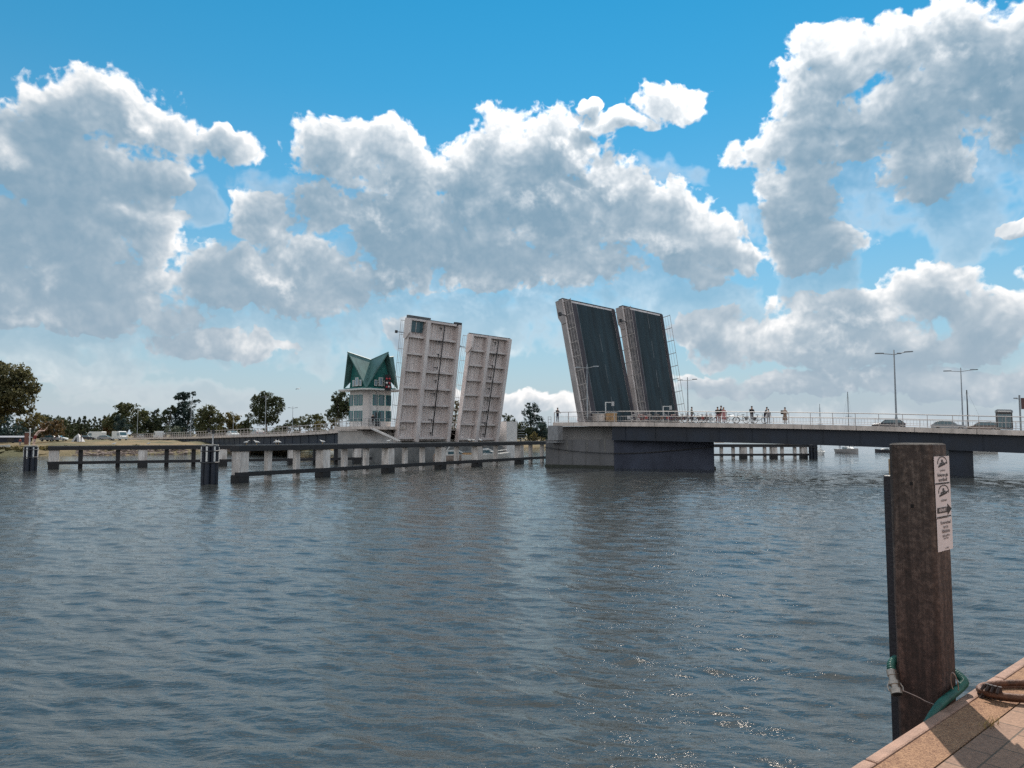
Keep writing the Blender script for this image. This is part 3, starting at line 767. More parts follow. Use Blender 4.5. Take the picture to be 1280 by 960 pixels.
def span(name, label, E, gdepth, soff):
    fr = frames(E, 1)
    t = thing(name, label, 'bridge', fr[0][0].copy())
    mb = MB(); sweep(mb, fr, [(0, 0), (.35, .0), (.35, -.46), (0, -.46)]); mb.build('near_fascia', M['fascia'], t)
    mb = MB(); sweep(mb, fr, [(DW - .35, 0), (DW, 0), (DW, -.46), (DW - .35, -.46)]); mb.build('far_fascia', M['fascia'], t)
    mb = MB(); sweep(mb, fr, [(.35, -.26), (DW - .35, -.26), (DW - .35, -.40), (.35, -.40)]); mb.build('deck_slab', M['concrete'], t)
    mb = MB(); sweep(mb, fr, [(4.2, -.256), (DW - 4.2, -.256), (DW - 4.2, -.20), (4.2, -.20)]); mb.build('road_surface', M['asphalt'], t)
    for x0_, x1_ in ((.352, 4.198), (DW - 4.198, DW - .352)):
        mb = MB(); sweep(mb, fr, [(x0_, -.258), (x1_, -.258), (x1_, -.004), (x0_, -.004)]); mb.build('footway', M['concrete'], t)
    mb = MB(); sweep(mb, fr[soff:], [(.55, -.40), (1.3, -.40), (1.3, -gdepth), (.55, -gdepth)])
    mb.build('near_girder', M['girder'], t)
    mb = MB(); sweep(mb, fr[soff:], [(DW / 2 - 4, -.40), (DW / 2 + 4, -.40), (DW / 2 + 2.6, -gdepth), (DW / 2 - 2.6, -gdepth)]); mb.build('middle_girder', M['girder'], t)
    mb = MB(); sweep(mb, fr[soff:], [(DW - 1.3, -.40), (DW - .55, -.40), (DW - .55, -gdepth), (DW - 1.3, -gdepth)]); mb.build('far_girder', M['girder'], t)
    pts = [tuple(p + c * .55 + ZZ * -.4) for p, c, tt in fr[soff:]]; s_ = 1.6
    while s_ < min(110, poly_len(pts) - .5):
        p, d = poly_at(pts, s_); c = cross(d); c = c if c.dot(WX) > 0 else -c
        mb = MB(); mb.box(p - c * .035 + ZZ * (-(gdepth - .4) / 2), .05, .07, gdepth - .46, d, c); mb.build('stiffener', M['girder'], t); s_ += 3.4
    mb = MB(); sweep(mb, fr[soff:], [(.42, -gdepth), (1.45, -gdepth), (1.45, -gdepth - .05), (.42, -gdepth - .05)]); mb.build('bottom_flange', M['girder'], t)
    pts = [tuple(p) for p, c, tt in fr]; s_ = 3.0
    while s_ < min(110, poly_len(pts) - .5):
        p, d = poly_at(pts, s_); c = cross(d); c = c if c.dot(WX) > 0 else -c
        mb = MB(); mb.box(p - c * .002 + ZZ * -.23, .035, .012, .44, d, c); mb.build('fascia_joint', M['dark_steel'], t); s_ += 5.0
    return t, fr
spanR, frR = span('bridge_span', 'fixed right bridge span with dark girder running out over the water to the right', RE, 1.98, 4)
spanL, frL = span('bridge_span', 'fixed left bridge span with dark girder sloping down to the wooded bank', LE, 2.1, 4)

def railing(label, E, across, s0, s1, step, h=1.2, bars=.28, detail=True, group=None, wgt=1.0):
    fr = frames(E, 1)
    pts = [tuple(p + c * across) for p, c, t in fr]
    a, _ = poly_at(pts, s0)
    t = thing('bridge_railing', label, 'railing', a)
    L_ = poly_len(pts); s1 = min(s1, L_ - .1)
    n = int((s1 - s0) / step)
    for k in range(n + 1):
        p, d = poly_at(pts, s0 + k * step)
        mb = MB(); mb.box(p + ZZ * (h / 2 - .02), .05 * wgt, .08 * wgt, h + .04, (d.x, d.y, 0), cross(d)); mb.build('post', M['rail'], t)
    for zz, w in ((h, .085), (h * .55, .04), (h * .12, .045)):
        mb = MB()
        path = [poly_at(pts, s0 + k * (s1 - s0) / 40)[0] + ZZ * zz for k in range(41)]
        if not detail and zz < h * .3: continue
        mb.tube(path, w / 2 * wgt, 6); mb.build('rail', M['rail'], t)
    if detail:
        mb = MB(); k = 0
        while s0 + k * bars < s1:
            p, d = poly_at(pts, s0 + k * bars)
            mb.box(p + ZZ * (h * .335), .016, .016, h * .43); k += 1
        mb.build('baluster_infill', M['rail'], t)['kind'] = 'stuff'
    return t
railing('pale railing with thin balusters along near edge of the right bridge span', RE, .17, .1, 95, 2.05)
railing('pale railing along far edge of the right bridge span, behind the raised leaves', RE, DW - .17, 4, 95, 2.4, detail=False)
railing('pale railing along near edge of the left bridge span, from tower to bank', LE, .17, 5.5, 160, 2.0, bars=.4)
railing('pale railing along far edge of the left bridge span towards the bank', LE, DW - .17, 5.5, 160, 2.5, detail=False)

# kerb and footway planters at the start of the right span: control boxes behind the railing
def on_span(fr_E, px, across):
    """point on the deck of polyline E under pixel column px, at a distance across from the near edge"""
    fr = frames(fr_E, 1); pts = [p + c * across for p, c, t in fr]
    for i in range(len(pts) - 1):
        a, b = pts[i], pts[i + 1]
        fa = a.x - X(px, a.y); fb = b.x - X(px, b.y)
        if fa * fb <= 0:
            k = fa / (fa - fb) if fa != fb else 0
            return a.lerp(b, k), (b - a).normalized()
    k = 0 if abs(px - 640 - F * pts[0].x / pts[0].y) < abs(px - 640 - F * pts[-1].x / pts[-1].y) else len(pts) - 1
    return pts[k], (pts[1] - pts[0]).normalized()
for (px, ac, w, d, h, m_, lab) in ((727, .9, .9, .5, 1.1, 'redpaint', 'low red and white barrier box behind the railing at the channel end'),
                               (748, 2.2, 1.3, .7, 1.0, 'fascia', 'pale control cabinet beneath the white traffic signal mast'),
                               (764, 3.0, 1.1, .8, 1.1, 'tan', 'cream coloured cabinet behind the railing right of the signal mast')):
    p, d2 = on_span(RE, px, ac)
    t = thing('control_cabinet', lab, 'cabinet', p)
    c2 = cross(d2)
    mb = MB(); mb.box(p + ZZ * (h / 2 + .05), w, d, h - .1, d2, c2); mb.build('cabinet_body', M[m_], t, bevel=.03)
    mb = MB(); mb.box(p + ZZ * (h + .03), w + .08, d + .08, .06, d2, c2); mb.build('lid', M['whitepaint'], t)
    mb = MB(); mb.box(p + ZZ * (h / 2) - c2 * (d / 2 + .012), w * .8, .02, h * .6, d2, c2); mb.build('door', M['whitepaint'] if m_ == 'redpaint' else M['galv'], t)
    mb = MB(); mb.box(p + ZZ * .03, w * .9, d * .9, .07, d2, c2); mb.build('plinth', M['concrete'], t)

# ------------------------------------------------------------------ right pier
wlv = WX
C1 = G(682, 583.5); C2 = G(768, 585.5); C3 = G(893, 587)
pier = thing('bridge_pier', 'massive concrete bascule pier standing in the water under the dark raised leaves', 'bridge pier', C1)
SD = Vector((.19, .982, 0))
foot = [C1, C2, C3, C3 + SD * 20, C1 + WX * 20]
ztop = Zt(549.5, 85)
mb = MB()
def pl(poly, z): return [Vector((p.x, p.y, z)) for p in poly]
bat = [C1 + EN * 0, C2, C3 - Vector((.35, 0, 0)), foot[3], foot[4]]
mb.loft([pl(foot, -3), pl(foot, .45), pl(bat, ztop)])
mb.build('pier_base', mat('pier_concrete', (.15, .148, .155), .85, noise=.3, nscale=.35, bump=.2, bscale=5, stretch=(1, 1, .6)), pier)
def inset(p, q, k): return p + (q - p) * k
U1 = W(700, 549, 89.2); U2 = W(767, 549, 86.6)
upper = [Vector((U1.x, U1.y, 0)), Vector((U2.x, U2.y, 0)), Vector((U2.x, U2.y, 0)) + WX * 20, Vector((U1.x, U1.y, 0)) + WX * 20]
mb = MB(); mb.prism([(p.x, p.y) for p in upper], ztop, 4.79); mb.build('abutment_wall', mat('abutment_concrete', (.30, .295, .295), .85, noise=.25, nscale=.5, stretch=(1, 1, .5)), pier)
mb = MB()
B1 = W(768.5, 549, 87.4); B2 = W(880, 549, 81.9)
bl = [Vector((B1.x, B1.y, 0)), Vector((B2.x, B2.y, 0)), Vector((B2.x, B2.y, 0)) + SD * 18, Vector((B1.x, B1.y, 0)) + WX * 15]
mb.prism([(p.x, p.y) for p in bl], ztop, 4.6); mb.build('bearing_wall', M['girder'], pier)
mb = MB(); st = [C1 + (C1 - C2).normalized() * .06 - WX * .06, C2 - WX * .07, C3 + Vector((.13, -.16, 0)), C3 + SD * 20 + Vector((.14, 0, 0)), C1 + WX * 20 - Vector((.1, 0, 0))]
mb.loft([pl(st, -2), pl(st, .30)]); mb.build('waterline_stain', mat('algae_stain', (.035, .04, .03), .6, noise=.5, nscale=2), pier)
for u in (.2, .4, .6, .8):
    q = C1.lerp(C2, u); mb = MB(); mb.box(Vector((q.x, q.y, (ztop + .3) / 2)) - WX * .01, .03, .05, ztop - .35, (C2 - C1).normalized(), WX); mb.build('joint', mat('joint_dark', (.14, .14, .14), .9), pier)
for u in (.12, .31, .33, .62, .87):
    q = C1.lerp(C2, u); hh = .5 + 1.4 * random.random(); mb = MB(); mb.box(Vector((q.x, q.y, ztop - hh / 2 - .02)) - WX * .006, .07 + .16 * random.random(), .03, hh, (C2 - C1).normalized(), WX); mb.build('drain_stain', mat('drain_stain', (.20, .195, .19), .9, noise=.4, nscale=3), pier)
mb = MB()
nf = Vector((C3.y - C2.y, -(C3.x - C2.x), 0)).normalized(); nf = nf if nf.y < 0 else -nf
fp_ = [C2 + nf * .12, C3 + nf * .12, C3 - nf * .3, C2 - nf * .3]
mb.loft([pl(fp_, -3), pl(fp_, .45), pl([p - nf * .0 for p in fp_], ztop + .003)]); mb.build('pier_shade_face', mat('pier_navy_shade', (.045, .055, .085), .7, noise=.45, nscale=.5, stretch=(1, 1, .6), col2=(.022, .028, .05)), pier)  # navy pier face with the deep shade below the deck painted into its colour
mb = MB(); cab = []
for k in range(31):
    u = k / 30; x = 681 + (892 - 681) * u; y = 558.5 + 8.5 * math.sin(math.pi * min(1, u * 1.0) ** .9) * (1 - .15 * u)
    g = G(x, 585, 0); base = C1.lerp(C2, min(1, u / .41)) if u < .41 else C2.lerp(C3, (u - .41) / .59)
    cab.append(Vector((base.x - .16, base.y - .22, Zt(y, base.y))))
mb.tube(cab, .05, 6); mb.build('hanging_cable', M['dark_steel'], pier, smooth=True)
# fender ledge and access platform at the channel corner
pf = W(694, 552, 87.6)
mb = MB(); mb.box(pf + Vector((0, 0, -.05)), 1.6, 1.2, .12, AX, WX); mb.box(pf + Vector((0, 0, 1.0)), 1.5, .9, 1.7, AX, WX)
mb.build('access_box', mat('access_box', (.30, .30, .31), .8, noise=.3, nscale=2), pier)
mb = MB()
for k in (-.22, .22): mb.bar(W(687, 553, 88.0) + AX * k, W(687, 521, 88.0) + AX * k, .06)
for j in range(10):
    z = j / 9; a = W(687, 553, 88.0).lerp(W(687, 521, 88.0), z); mb.bar(a - AX * .22, a + AX * .22, .04)
mb.build('ladder', M['galv'], pier)
# pier further along on the right
g0 = G(1206, 592.5)
p2 = thing('bridge_pier', 'dark wall pier under the right span, half hidden by the mooring post', 'bridge pier', g0)
fr_t, fr_d = on_span(RE, 1199, 1.0)
base = Vector((fr_t.x, fr_t.y, 0)); cd = cross(fr_d); cd = cd if cd.y > 0 else -cd
mb = MB()
def rect(c, w, l): 
    d = Vector((fr_d.x, fr_d.y, 0)).normalized(); return [c - d * w, c + d * w, c + d * w + cd * l, c - d * w + cd * l]
mb.loft([pl(rect(base, .95, 18), -3), pl(rect(base, .95, 18), 1.4), pl(rect(base, .95, 18), Zt(563, 70))]); mb.build('pier_wall', M['girder'], p2)
mb = MB(); mb.loft([pl(rect(base - cd * .2, 1.15, 18.4), Zt(563, 70) + .002), pl(rect(base - cd * .2, 1.15, 18.4), fr_t.z - 1.99)]); mb.build('pier_cap', M['girder'], p2)

# ------------------------------------------------------------------ bascule leaves
def leaf_matrix(base, wdir, up):
    n = wdir.cross(up).normalized()
    return Matrix(((wdir.x, up.x, n.x, base.x), (wdir.y, up.y, n.y, base.y), (wdir.z, up.z, n.z, base.z), (0, 0, 0, 1)))
def bascule_leaf(label, base, lean, zt, width, toward, low, rside, notch, walk, paint='white_steel'):
    PM = M[paint]
    """local x across the bridge, y up the leaf, z = normal. For both banks the road face is the one away from the channel"""
    up = (toward * lean + ZZ * (zt - base.z)); Lg = up.length; up.normalize()
    mtx = leaf_matrix(base, WX, up)
    nz = mtx.col[2].to_3d()
    under = 1 if nz.dot(toward) > 0 else -1          # +1: underside looks along +z
    t = thing('bascule_leaf', label, 'bridge leaf', None, 'raised bascule bridge leaves', matrix=mtx)
    W_ = width; y0 = -low; y1 = Lg; TH = 1.15 if paint == 'white_steel' else .85; s = under; nw_ = .30 if paint == 'white_steel' else .10; nd_ = 1.35 if paint == 'white_steel' else 1.0
    road = -s
    mb = MB(); mb.box((W_ / 2, (y0 + y1) / 2, 0), W_, y1 - y0, .12)
    mb.build('deck_plate', M['white_plate'], t)
    # road side
    zr = road * .075
    mb = MB(); mb.box((W_ / 2 + walk / 2 - .2, (y0 + y1) / 2 - .1, zr), W_ - walk - .9, y1 - y0 - .3, .03); mb.build('road_surface', M['deckblue'], t)
    mb = MB(); mb.box((walk / 2 + .12, (y0 + y1) / 2, zr + road * .05), walk - .1, y1 - y0, .13); mb.build('footway', M['grating'], t)
    mb = MB(); mb.box((walk + .62, (y0 + y1) / 2 - .1, zr + road * .018), 1.1, y1 - y0 - .35, .012); mb.build('cycle_lane', M['deckwalk'], t)
    mb = MB(); mb.box((W_ - .3, (y0 + y1) / 2, zr + road * .04), .55, y1 - y0, .11); mb.build('kerb', M['deckwalk'], t)
    zl = zr + road * .020
    mb = MB(); mb.box((walk + 1.22, (y0 + y1) / 2, zl), .10, y1 - y0 - .6, .008); mb.build('edge_line', M['linepaint'], t)
    mb = MB()
    for k in range(0, 5): 
        yy = y0 + 1.2 + k * 4.0
        if yy + 2.2 < y1: mb.box((W_ * .55 + walk * .3, yy + 1.1, zl), .10, 2.4, .008)
    mb.build('lane_dash', M['linepaint'], t)
    # underside
    zg = s * (.06 + TH / 2)
    gx = [W_ * .33, W_ * .945] if notch else [W_ * .40, W_ * .93]
    for x in gx:
        mb = MB(); mb.box((x, (y0 + y1) / 2, zg), .34, y1 - y0, TH); mb.box((x, (y0 + y1) / 2, zg + s * TH / 2), .62, y1 - y0, .07)
        mb.build('main_girder', PM, t)
    for x in (.09,):
        mb = MB(); mb.box((x, (y0 + y1) / 2, s * .40), .18, y1 - y0, .72); mb.build('edge_beam', PM, t)
    mb = MB(); mb.box((W_ - .07, (y0 + y1) / 2, s * .34), .14, y1 - y0, .55); mb.build('edge_beam', PM, t)
    nb = 8; ys = [y0 + .5 + (y1 - y0 - .62) * k / (nb - 1) for k in range(nb)]
    for y in ys:
        mb = MB()
        a = [.18] + [g_ for g_ in gx] + [W_ - .14]
        for i in range(len(a) - 1):
            xa = a[i] + (.17 if i else 0); xb = a[i + 1] - (.17 if i < len(a) - 2 else 0)
            if xb - xa > .1:
                hgt = .78 if i else .62
                mb.box(((xa + xb) / 2, y, s * (.06 + hgt / 2)), xb - xa, .12, hgt); mb.box(((xa + xb) / 2, y, s * (.06 + hgt)), xb - xa, .30, .05)
        mb.build('cross_beam', PM, t)
    mb = MB(); x = .45
    while x < W_ - .3:
        if all(abs(x - g_) > .35 for g_ in gx):
            yb = y0 + .1; yt = y1 - .15
            mb.loft([[(x - .15, yb, s * .06), (x + .15, yb, s * .06), (x + .09, yb, s * .19), (x - .09, yb, s * .19)], [(x - .15, yt, s * .06), (x + .15, yt, s * .06), (x + .09, yt, s * .19), (x - .09, yt, s * .19)]])
        x += .52
    mb.build('rib_stiffeners', M['white_plate'], t)
    xp = W_ * .63
    mb = MB(); mb.tube([(xp + .25, y1 - .4, s * .95), (xp + .1, y1 * .55, s * .95), (xp - .05, y0 + .8, s * .95)], .085, 8); mb.build('service_pipe', M['dark_steel'], t, smooth=True)
    for k in range(9):
        yy = y0 + 1.0 + (y1 - y0 - 2.2) * k / 8; mb = MB(); mb.box((xp - .4 - .2 * (k % 2), yy + .3, s * .84), .5 + .4 * (k % 2), .12, .10); mb.box((xp - .35, yy + .2, s * .9), .10, .5, .08)
        mb.build('cable_clip', M['dark_steel'], t)
    # tip: dark lip with a raised step
    mb = MB()
    mb.box((W_ / 2, y1 + .06, s * .25), W_ * .995, .16, .62); mb.build('tip_seal', M['dark_steel'], t)
    if notch:
        mb = MB(); mb.box((W_ * .20, y1 + .22, s * .30), W_ * .40, .42, .66); mb.build('tip_lip', M['beam_grey'], t)
        mb = MB(); mb.box((W_ * .95, y1 + .12, s * .5), W_ * .10, .55, .8); mb.build('tip_lock', M['dark_steel'], t)
        if under and s * rside > 0:
            pass
        mb = MB(); mb.box((W_ * .185, y1 - 1.15, s * .325), W_ * .21, 1.6, .05); mb.build('inspection_hatch', M['glass'], t)
        mb = MB(); mb.box((W_ * .16, y1 - 1.15, s * .36), .08, 1.62, .06); mb.build('hatch_mullion', PM, t)
    # heavy nose block at the tip on the near side, tapering into the edge beam
    mb = MB()
    pr = [(y1 - .02, s * .05), (y1 - .02, s * nd_), (y1 - 2.1, s * nd_), (y1 - 3.0, s * .62), (y1 - 3.0, s * .05)]
    mb.loft([[(-nw_, y, z) for y, z in pr], [(-.005, y, z) for y, z in pr]]); mb.build('nose_block', PM, t)
    # railings on the road side
    for x, nm in ((.02, 'railing'), (W_ - .02, 'railing')):
        mb = MB()
        for k in range(9):
            yy = y0 + 1 + (y1 - y0 - 1.4) * k / 8; mb.bar((x, yy, road * .05), (x, yy, road * 1.25), .07, up=(0, 1, 0))
        for zz in (1.25, .85, .45): mb.tube([(x, y0 + .9, road * zz), (x, y1 - .3, road * zz)], .032 if zz > 1 else .018, 6)
        mb.build(nm, M['rail'], t)
    # signal arm near the tip
    mb = MB(); mb.bar((-.1, y1 - 2.2, road * .3), (-1.3, y1 - 2.2, road * .35), .10); mb.box((-1.35, y1 - 2.2, road * .35), .28, .42, .3); mb.build('signal_arm', M['dark_steel'], t)
    return t, mtx
chR = -AX; chL = AX      # 'toward the channel' for left leaves is -AX, for right leaves +AX
BL1 = Vector((X(494, 109.7), 109.7, 4.2)); BL2 = BL1 + WX * 12.1
BR1 = Vector((X(730, 86), 86, 5.0)); BR2 = BR1 + WX * 11.5
bascule_leaf('nearer of the two white leaves whose ribbed underside faces us, beside the tower', BL1, 2.45, Zt(396, 107.9), 10.2, -AX, 1.25, 1, True, 2.0)
bascule_leaf('further of the two white leaves whose ribbed underside faces us, right of the other', BL2, 2.9, Zt(416, 116.3), 9.0, -AX, 1.4, 1, False, 1.2)
bascule_leaf('nearer of the two leaves showing dark asphalt road, with lane lines', BR1, 3.2, Zt(372.5, 88.2), 10.6, AX, -.12, -1, False, 1.35, 'leaf_pink')
bascule_leaf('further of the two leaves showing dark asphalt road, narrower and right of the other', BR2, 2.5, Zt(382, 96.3), 9.6, AX, -.12, -1, False, 1.35, 'leaf_pink')

# traffic barrier masts on the right span
for px, top, ac, lab in ((757, 502.5, 3.2, 'small white gantry mast in front of the nearer asphalt leaf'), (829, 507.5, 12.5, 'small white gantry mast in front of the further asphalt leaf')):
    p, d2 = on_span(RE, px, ac)
    t = thing('signal_mast', lab, 'traffic signal', p)
    h = Zt(top, p.y) - p.z
    mb = MB(); mb.tube([p, p + ZZ * h], .07, 8); mb.build('pole', M['whitepaint'], t)
    e2 = Vector((X(px + 9, p.y), p.y, p.z + h))
    mb = MB(); mb.bar(p + ZZ * (h - .05), e2 - ZZ * .05, .09); mb.build('arm', M['whitepaint'], t)
    mb = MB(); mb.box(e2 - ZZ * .22, .32, .22, .5); mb.build('signal_head', M['galv'], t)

# ------------------------------------------------------------------ left pier, tower
T = Vector((X(463, 110.5), 110.5, 0))
N1, N2 = -WX, -AX                                   # outward: left-front face, right-front face
lp_ = thing('bridge_pier', 'pale concrete pier carrying the control tower and the white leaves', 'bridge pier', (T.x, T.y, 0))
mb = MB()
a0 = T + N1 * 3.1
ft = [a0 + AX * 4.3, a0 - AX * 4.3, a0 - AX * 4.3 + WX * 27, a0 + AX * 4.3 + WX * 27]
mb.prism([(p.x, p.y) for p in ft], -3, 2.0); mb.build('pier_base', M['concrete_low'], lp_)
mb = MB()
a1 = T + N1 * 2.9
up_ = [a1 + AX * 4.0, a1 - AX * 1.9, a1 - AX * 1.9 + WX * 6, a1 + AX * 4.0 + WX * 6]
lo_ = [a1 + AX * 4.0, a1 - AX * 4.2, a1 - AX * 4.2 + WX * 6, a1 + AX * 4.0 + WX * 6]
mb.loft([pl(lo_, 2.004), pl(up_, 4.45)]); mb.build('tower_plinth', mat('plinth_concrete', (.50, .47, .45), .8, noise=.2, nscale=.6), lp_)
mb = MB()                                            # far cheek wall seen right of the leaves
cw = Vector((X(628, 126), 126, 0))
ck = [cw - AX * 1.0, cw - AX * 1.0 + WX * 2.6, cw + AX * 6 + WX * 2.6, cw + AX * 6]
mb.prism([(p.x, p.y) for p in ck], -3, Zt(527, 126)); mb.build('cheek_wall', M['tower_wall'], lp_)
mb = MB()
for k in range(6): 
    z = 2.6 + k * .42; mb.bar(cw - AX * (1.4 + .0) + ZZ * z + WX * 2.4, cw - AX * 1.4 + ZZ * z + WX * 4.0, .07)
mb.build('handrail', M['galv'], lp_)
# machinery house floor between leaves
mb = MB(); mf = [T - AX * 2.2 + WX * 3.4, T - AX * 2.2 + WX * 26, T + AX * 5 + WX * 26, T + AX * 5 + WX * 3.4]
mb.prism([(p.x, p.y) for p in mf], 2.003, 3.15); mb.build('leaf_pit_wall', M['concrete'], lp_)

tw = thing('control_tower', 'small white bridge control tower with steep green gabled roof', 'tower', (T.x, T.y, 0))
HS = 2.55; CH = .95; zf = Zt(533.4, 110); ze = Zt(489, 110)
def TP(a, b, z=0): return Vector((T.x, T.y, z)) + N1 * a + N2 * b
oct_ = [(HS, HS - CH), (HS - CH, HS), (-HS + CH, HS), (-HS, HS - CH), (-HS, -HS + CH), (-HS + CH, -HS), (HS - CH, -HS), (HS, -HS + CH)]
mb = MB(); mb.prism([(TP(a, b).x, TP(a, b).y) for a, b in oct_], zf, ze); mb.build('wall', M['tower_wall'], tw)
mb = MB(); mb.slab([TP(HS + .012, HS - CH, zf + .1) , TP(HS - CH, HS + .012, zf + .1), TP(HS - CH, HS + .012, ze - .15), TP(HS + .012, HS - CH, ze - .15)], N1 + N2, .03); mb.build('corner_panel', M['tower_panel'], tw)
def twin(face, x, z, w, h, blank=False):
    o_, s_ = (N1, N2) if face == 0 else (N2, N1)
    c = Vector((T.x, T.y, z)) + o_ * (HS + .02) + s_ * x
    mb = MB()
    for sx_ in (-1, 1): mb.box(c + s_ * sx_ * (w / 2), .09, .10, h + .09, s_, o_)
    for sz_ in (-1, 1): mb.box(c + ZZ * sz_ * (h / 2), w - .09, .10, .09, s_, o_)
    wd = mb.build('window', M['teal_frame'], tw)
    mb = MB(); mb.box(c - o_ * .005, w - .09, .05, h - .09, s_, o_); mb.build('pane', M['glass'], wd)
for zz in (Zt(500, 108), Zt(520, 108)):
    for x in (-1.2, .05, 1.15): twin(0, x, zz, .82 if x else .95, 1.45)
    for x in (-1.35, -.1, 1.0): 
        if zz < 8 and x == .3: continue
        twin(1, x, zz, .85, 1.45)
    for x in (-1.2, 1.2):
        pass
mb = MB()
for sx_ in (.42, ): mb.box(Vector((T.x, T.y, zf + 1.05)) + N2 * (HS + .03) + N1 * .55, .9, .06, 2.05, N1, N2)
mb.build('door', M['dark_steel'], tw)
# eave slab
ES = HS + 1.25; EC = 1.0
eo = [(ES, ES - EC), (ES - EC, ES), (-ES + EC, ES), (-ES, ES - EC), (-ES, -ES + EC), (-ES + EC, -ES), (ES - EC, -ES), (ES, -ES + EC)]
mb = MB(); mb.prism([(TP(a, b).x, TP(a, b).y) for a, b in eo], ze + .002, ze + .20); mb.build('eave_slab', M['whitepaint'], tw)
mb = MB(); mb.prism([(TP(a * .80, b * .80).x, TP(a * .80, b * .80).y) for a, b in eo], ze + .203, ze + .42); mb.build('roof_skirt', M['green_dark'], tw)
# folded gable roof
zr0 = ze + .42; zc_ = Zt(448.5, 110); za_ = Zt(440.5, 109); RB = 2.95; OV = 1.2
ctr = TP(0, 0, zc_)
roof = None; mb = MB(); mb2 = MB(); mb3 = MB()
for (n_, s_) in ((N1, N2), (N2, -N1), (-N1, -N2), (-N2, N1)):
    apex = Vector((T.x, T.y, za_)) + n_ * (RB + OV)
    for sg in (1, -1):
        cor = Vector((T.x, T.y, zr0)) + n_ * (RB - .1) + s_ * sg * (RB - .1)
        fl = Vector((T.x, T.y, zr0)) + n_ * (RB - .1) + s_ * sg * (RB - .1)
        pts = [ctr, apex, cor] if sg > 0 else [ctr, cor, apex]
        nn = (pts[1] - pts[0]).cross(pts[2] - pts[0]); nn = nn if nn.z > 0 else -nn
        mb.slab(pts, nn, .16)
    gz = RB - .75
    gp = [Vector((T.x, T.y, zr0)) + n_ * gz + s_ * (RB - .70), Vector((T.x, T.y, zr0)) + n_ * gz - s_ * (RB - .70), Vector((T.x, T.y, za_ - .75)) + n_ * (gz + .85)]
    mb2.slab(gp, n_, .10)
roof = mb.build('roof', M['green_roof'], tw, fix=False)
mb2.build('gable_wall', M['green_dark'], roof)
for (n_, s_) in ((N1, N2), (N2, N1)):
    for x, w, h in ((-.85, .5, .9), (0, .8, 1.35), (.9, .5, .9)):
        c = Vector((T.x, T.y, zr0 + .25 + h / 2)) + n_ * (RB - .66 + .16) + s_ * x
        mb = MB(); mb.box(c, w, .08, h, s_, n_); gw = mb.build('gable_window', M['whitepaint'], roof)
        mb = MB(); mb.box(c + n_ * .045, w * .6, .02, h * .72, s_, n_); mb.build('pane', mat('sky_glass', (.20, .32, .40), .08, spec=.9), gw)
# red and white navigation signal board on the right gable
sb = Vector((T.x, T.y, zr0 - .3)) + N2 * (ES + .05) - N1 * .2
mb = MB(); mb.box(sb + ZZ * 1.0, 1.0, .16, 2.3, N1, N2); nb_ = mb.build('signal_board', M['black'], tw)
mb = MB()
for k, z in enumerate((.35, .95, 1.55)): 
    c = sb + ZZ * z + N2 * .09; mb.ball(c - N1 * .25, .16); mb.ball(c + N1 * .25, .16)
mb.cur = 0; mb.build('signal_lens', mat('signal_lens', (.5, .05, .06), .25), nb_)
mb = MB(); mb.ball(sb + ZZ * .95 + N2 * .12 + N1 * .25, .17); mb.ball(sb + ZZ * .4 + N2 * .12 - N1 * .1, .15); mb.build('white_lens', M['whitepaint'], nb_)
# balcony
mb = MB(); BS = HS + 1.2
bo = [(BS, BS - .8), (BS - .8, BS), (-BS, BS), (-BS, -BS), (BS, -BS)]
mb.prism([(TP(a, b).x, TP(a, b).y) for a, b in bo], zf - .42, zf - .004); mb.build('balcony', M['fascia'], tw)
mb = MB()
path = [TP(BS - .1, -BS + .1), TP(BS - .1, BS - .85), TP(BS - .85, BS - .1), TP(-BS + .1, BS - .1)]
for i in range(3):
    a, b = path[i], path[i + 1]; n_ = max(2, int((b - a).length / .9))
    for k in range(n_ + 1):
        p = a.lerp(b, k / n_); mb.bar(p + ZZ * zf, p + ZZ * (zf + 1.12), .06)
    for z in (1.12, .75, .4): mb.bar(a + ZZ * (zf + z), b + ZZ * (zf + z), .06 if z > 1 else .035)
mb.build('balcony_railing', M['galv'], tw)
mb = MB()                                            # raking stair down to the fender
st0 = TP(HS - .2, BS + .2, zf - .3); st1 = W(500, 551, 108)
for off in (0, .8): mb.bar(st0 + N1 * off * .5, st1 + N1 * off * .5, .16, .2)
for k in range(11): p = st0.lerp(st1, k / 10); mb.bar(p, p + N1 * .4, .22, .04)
mb.build('stair', M['tower_wall'], tw)
mb = MB()
for x in (.55, 1.75): mb.tube([TP(HS - 1.2 + x * .0 - .1 * x, HS + .06, zf) - N1 * (x - 1.2), TP(HS - 1.2, HS + .06, ze) - N1 * (x - 1.2)], .05, 6)
mb.build('downpipe', M['galv'], tw)

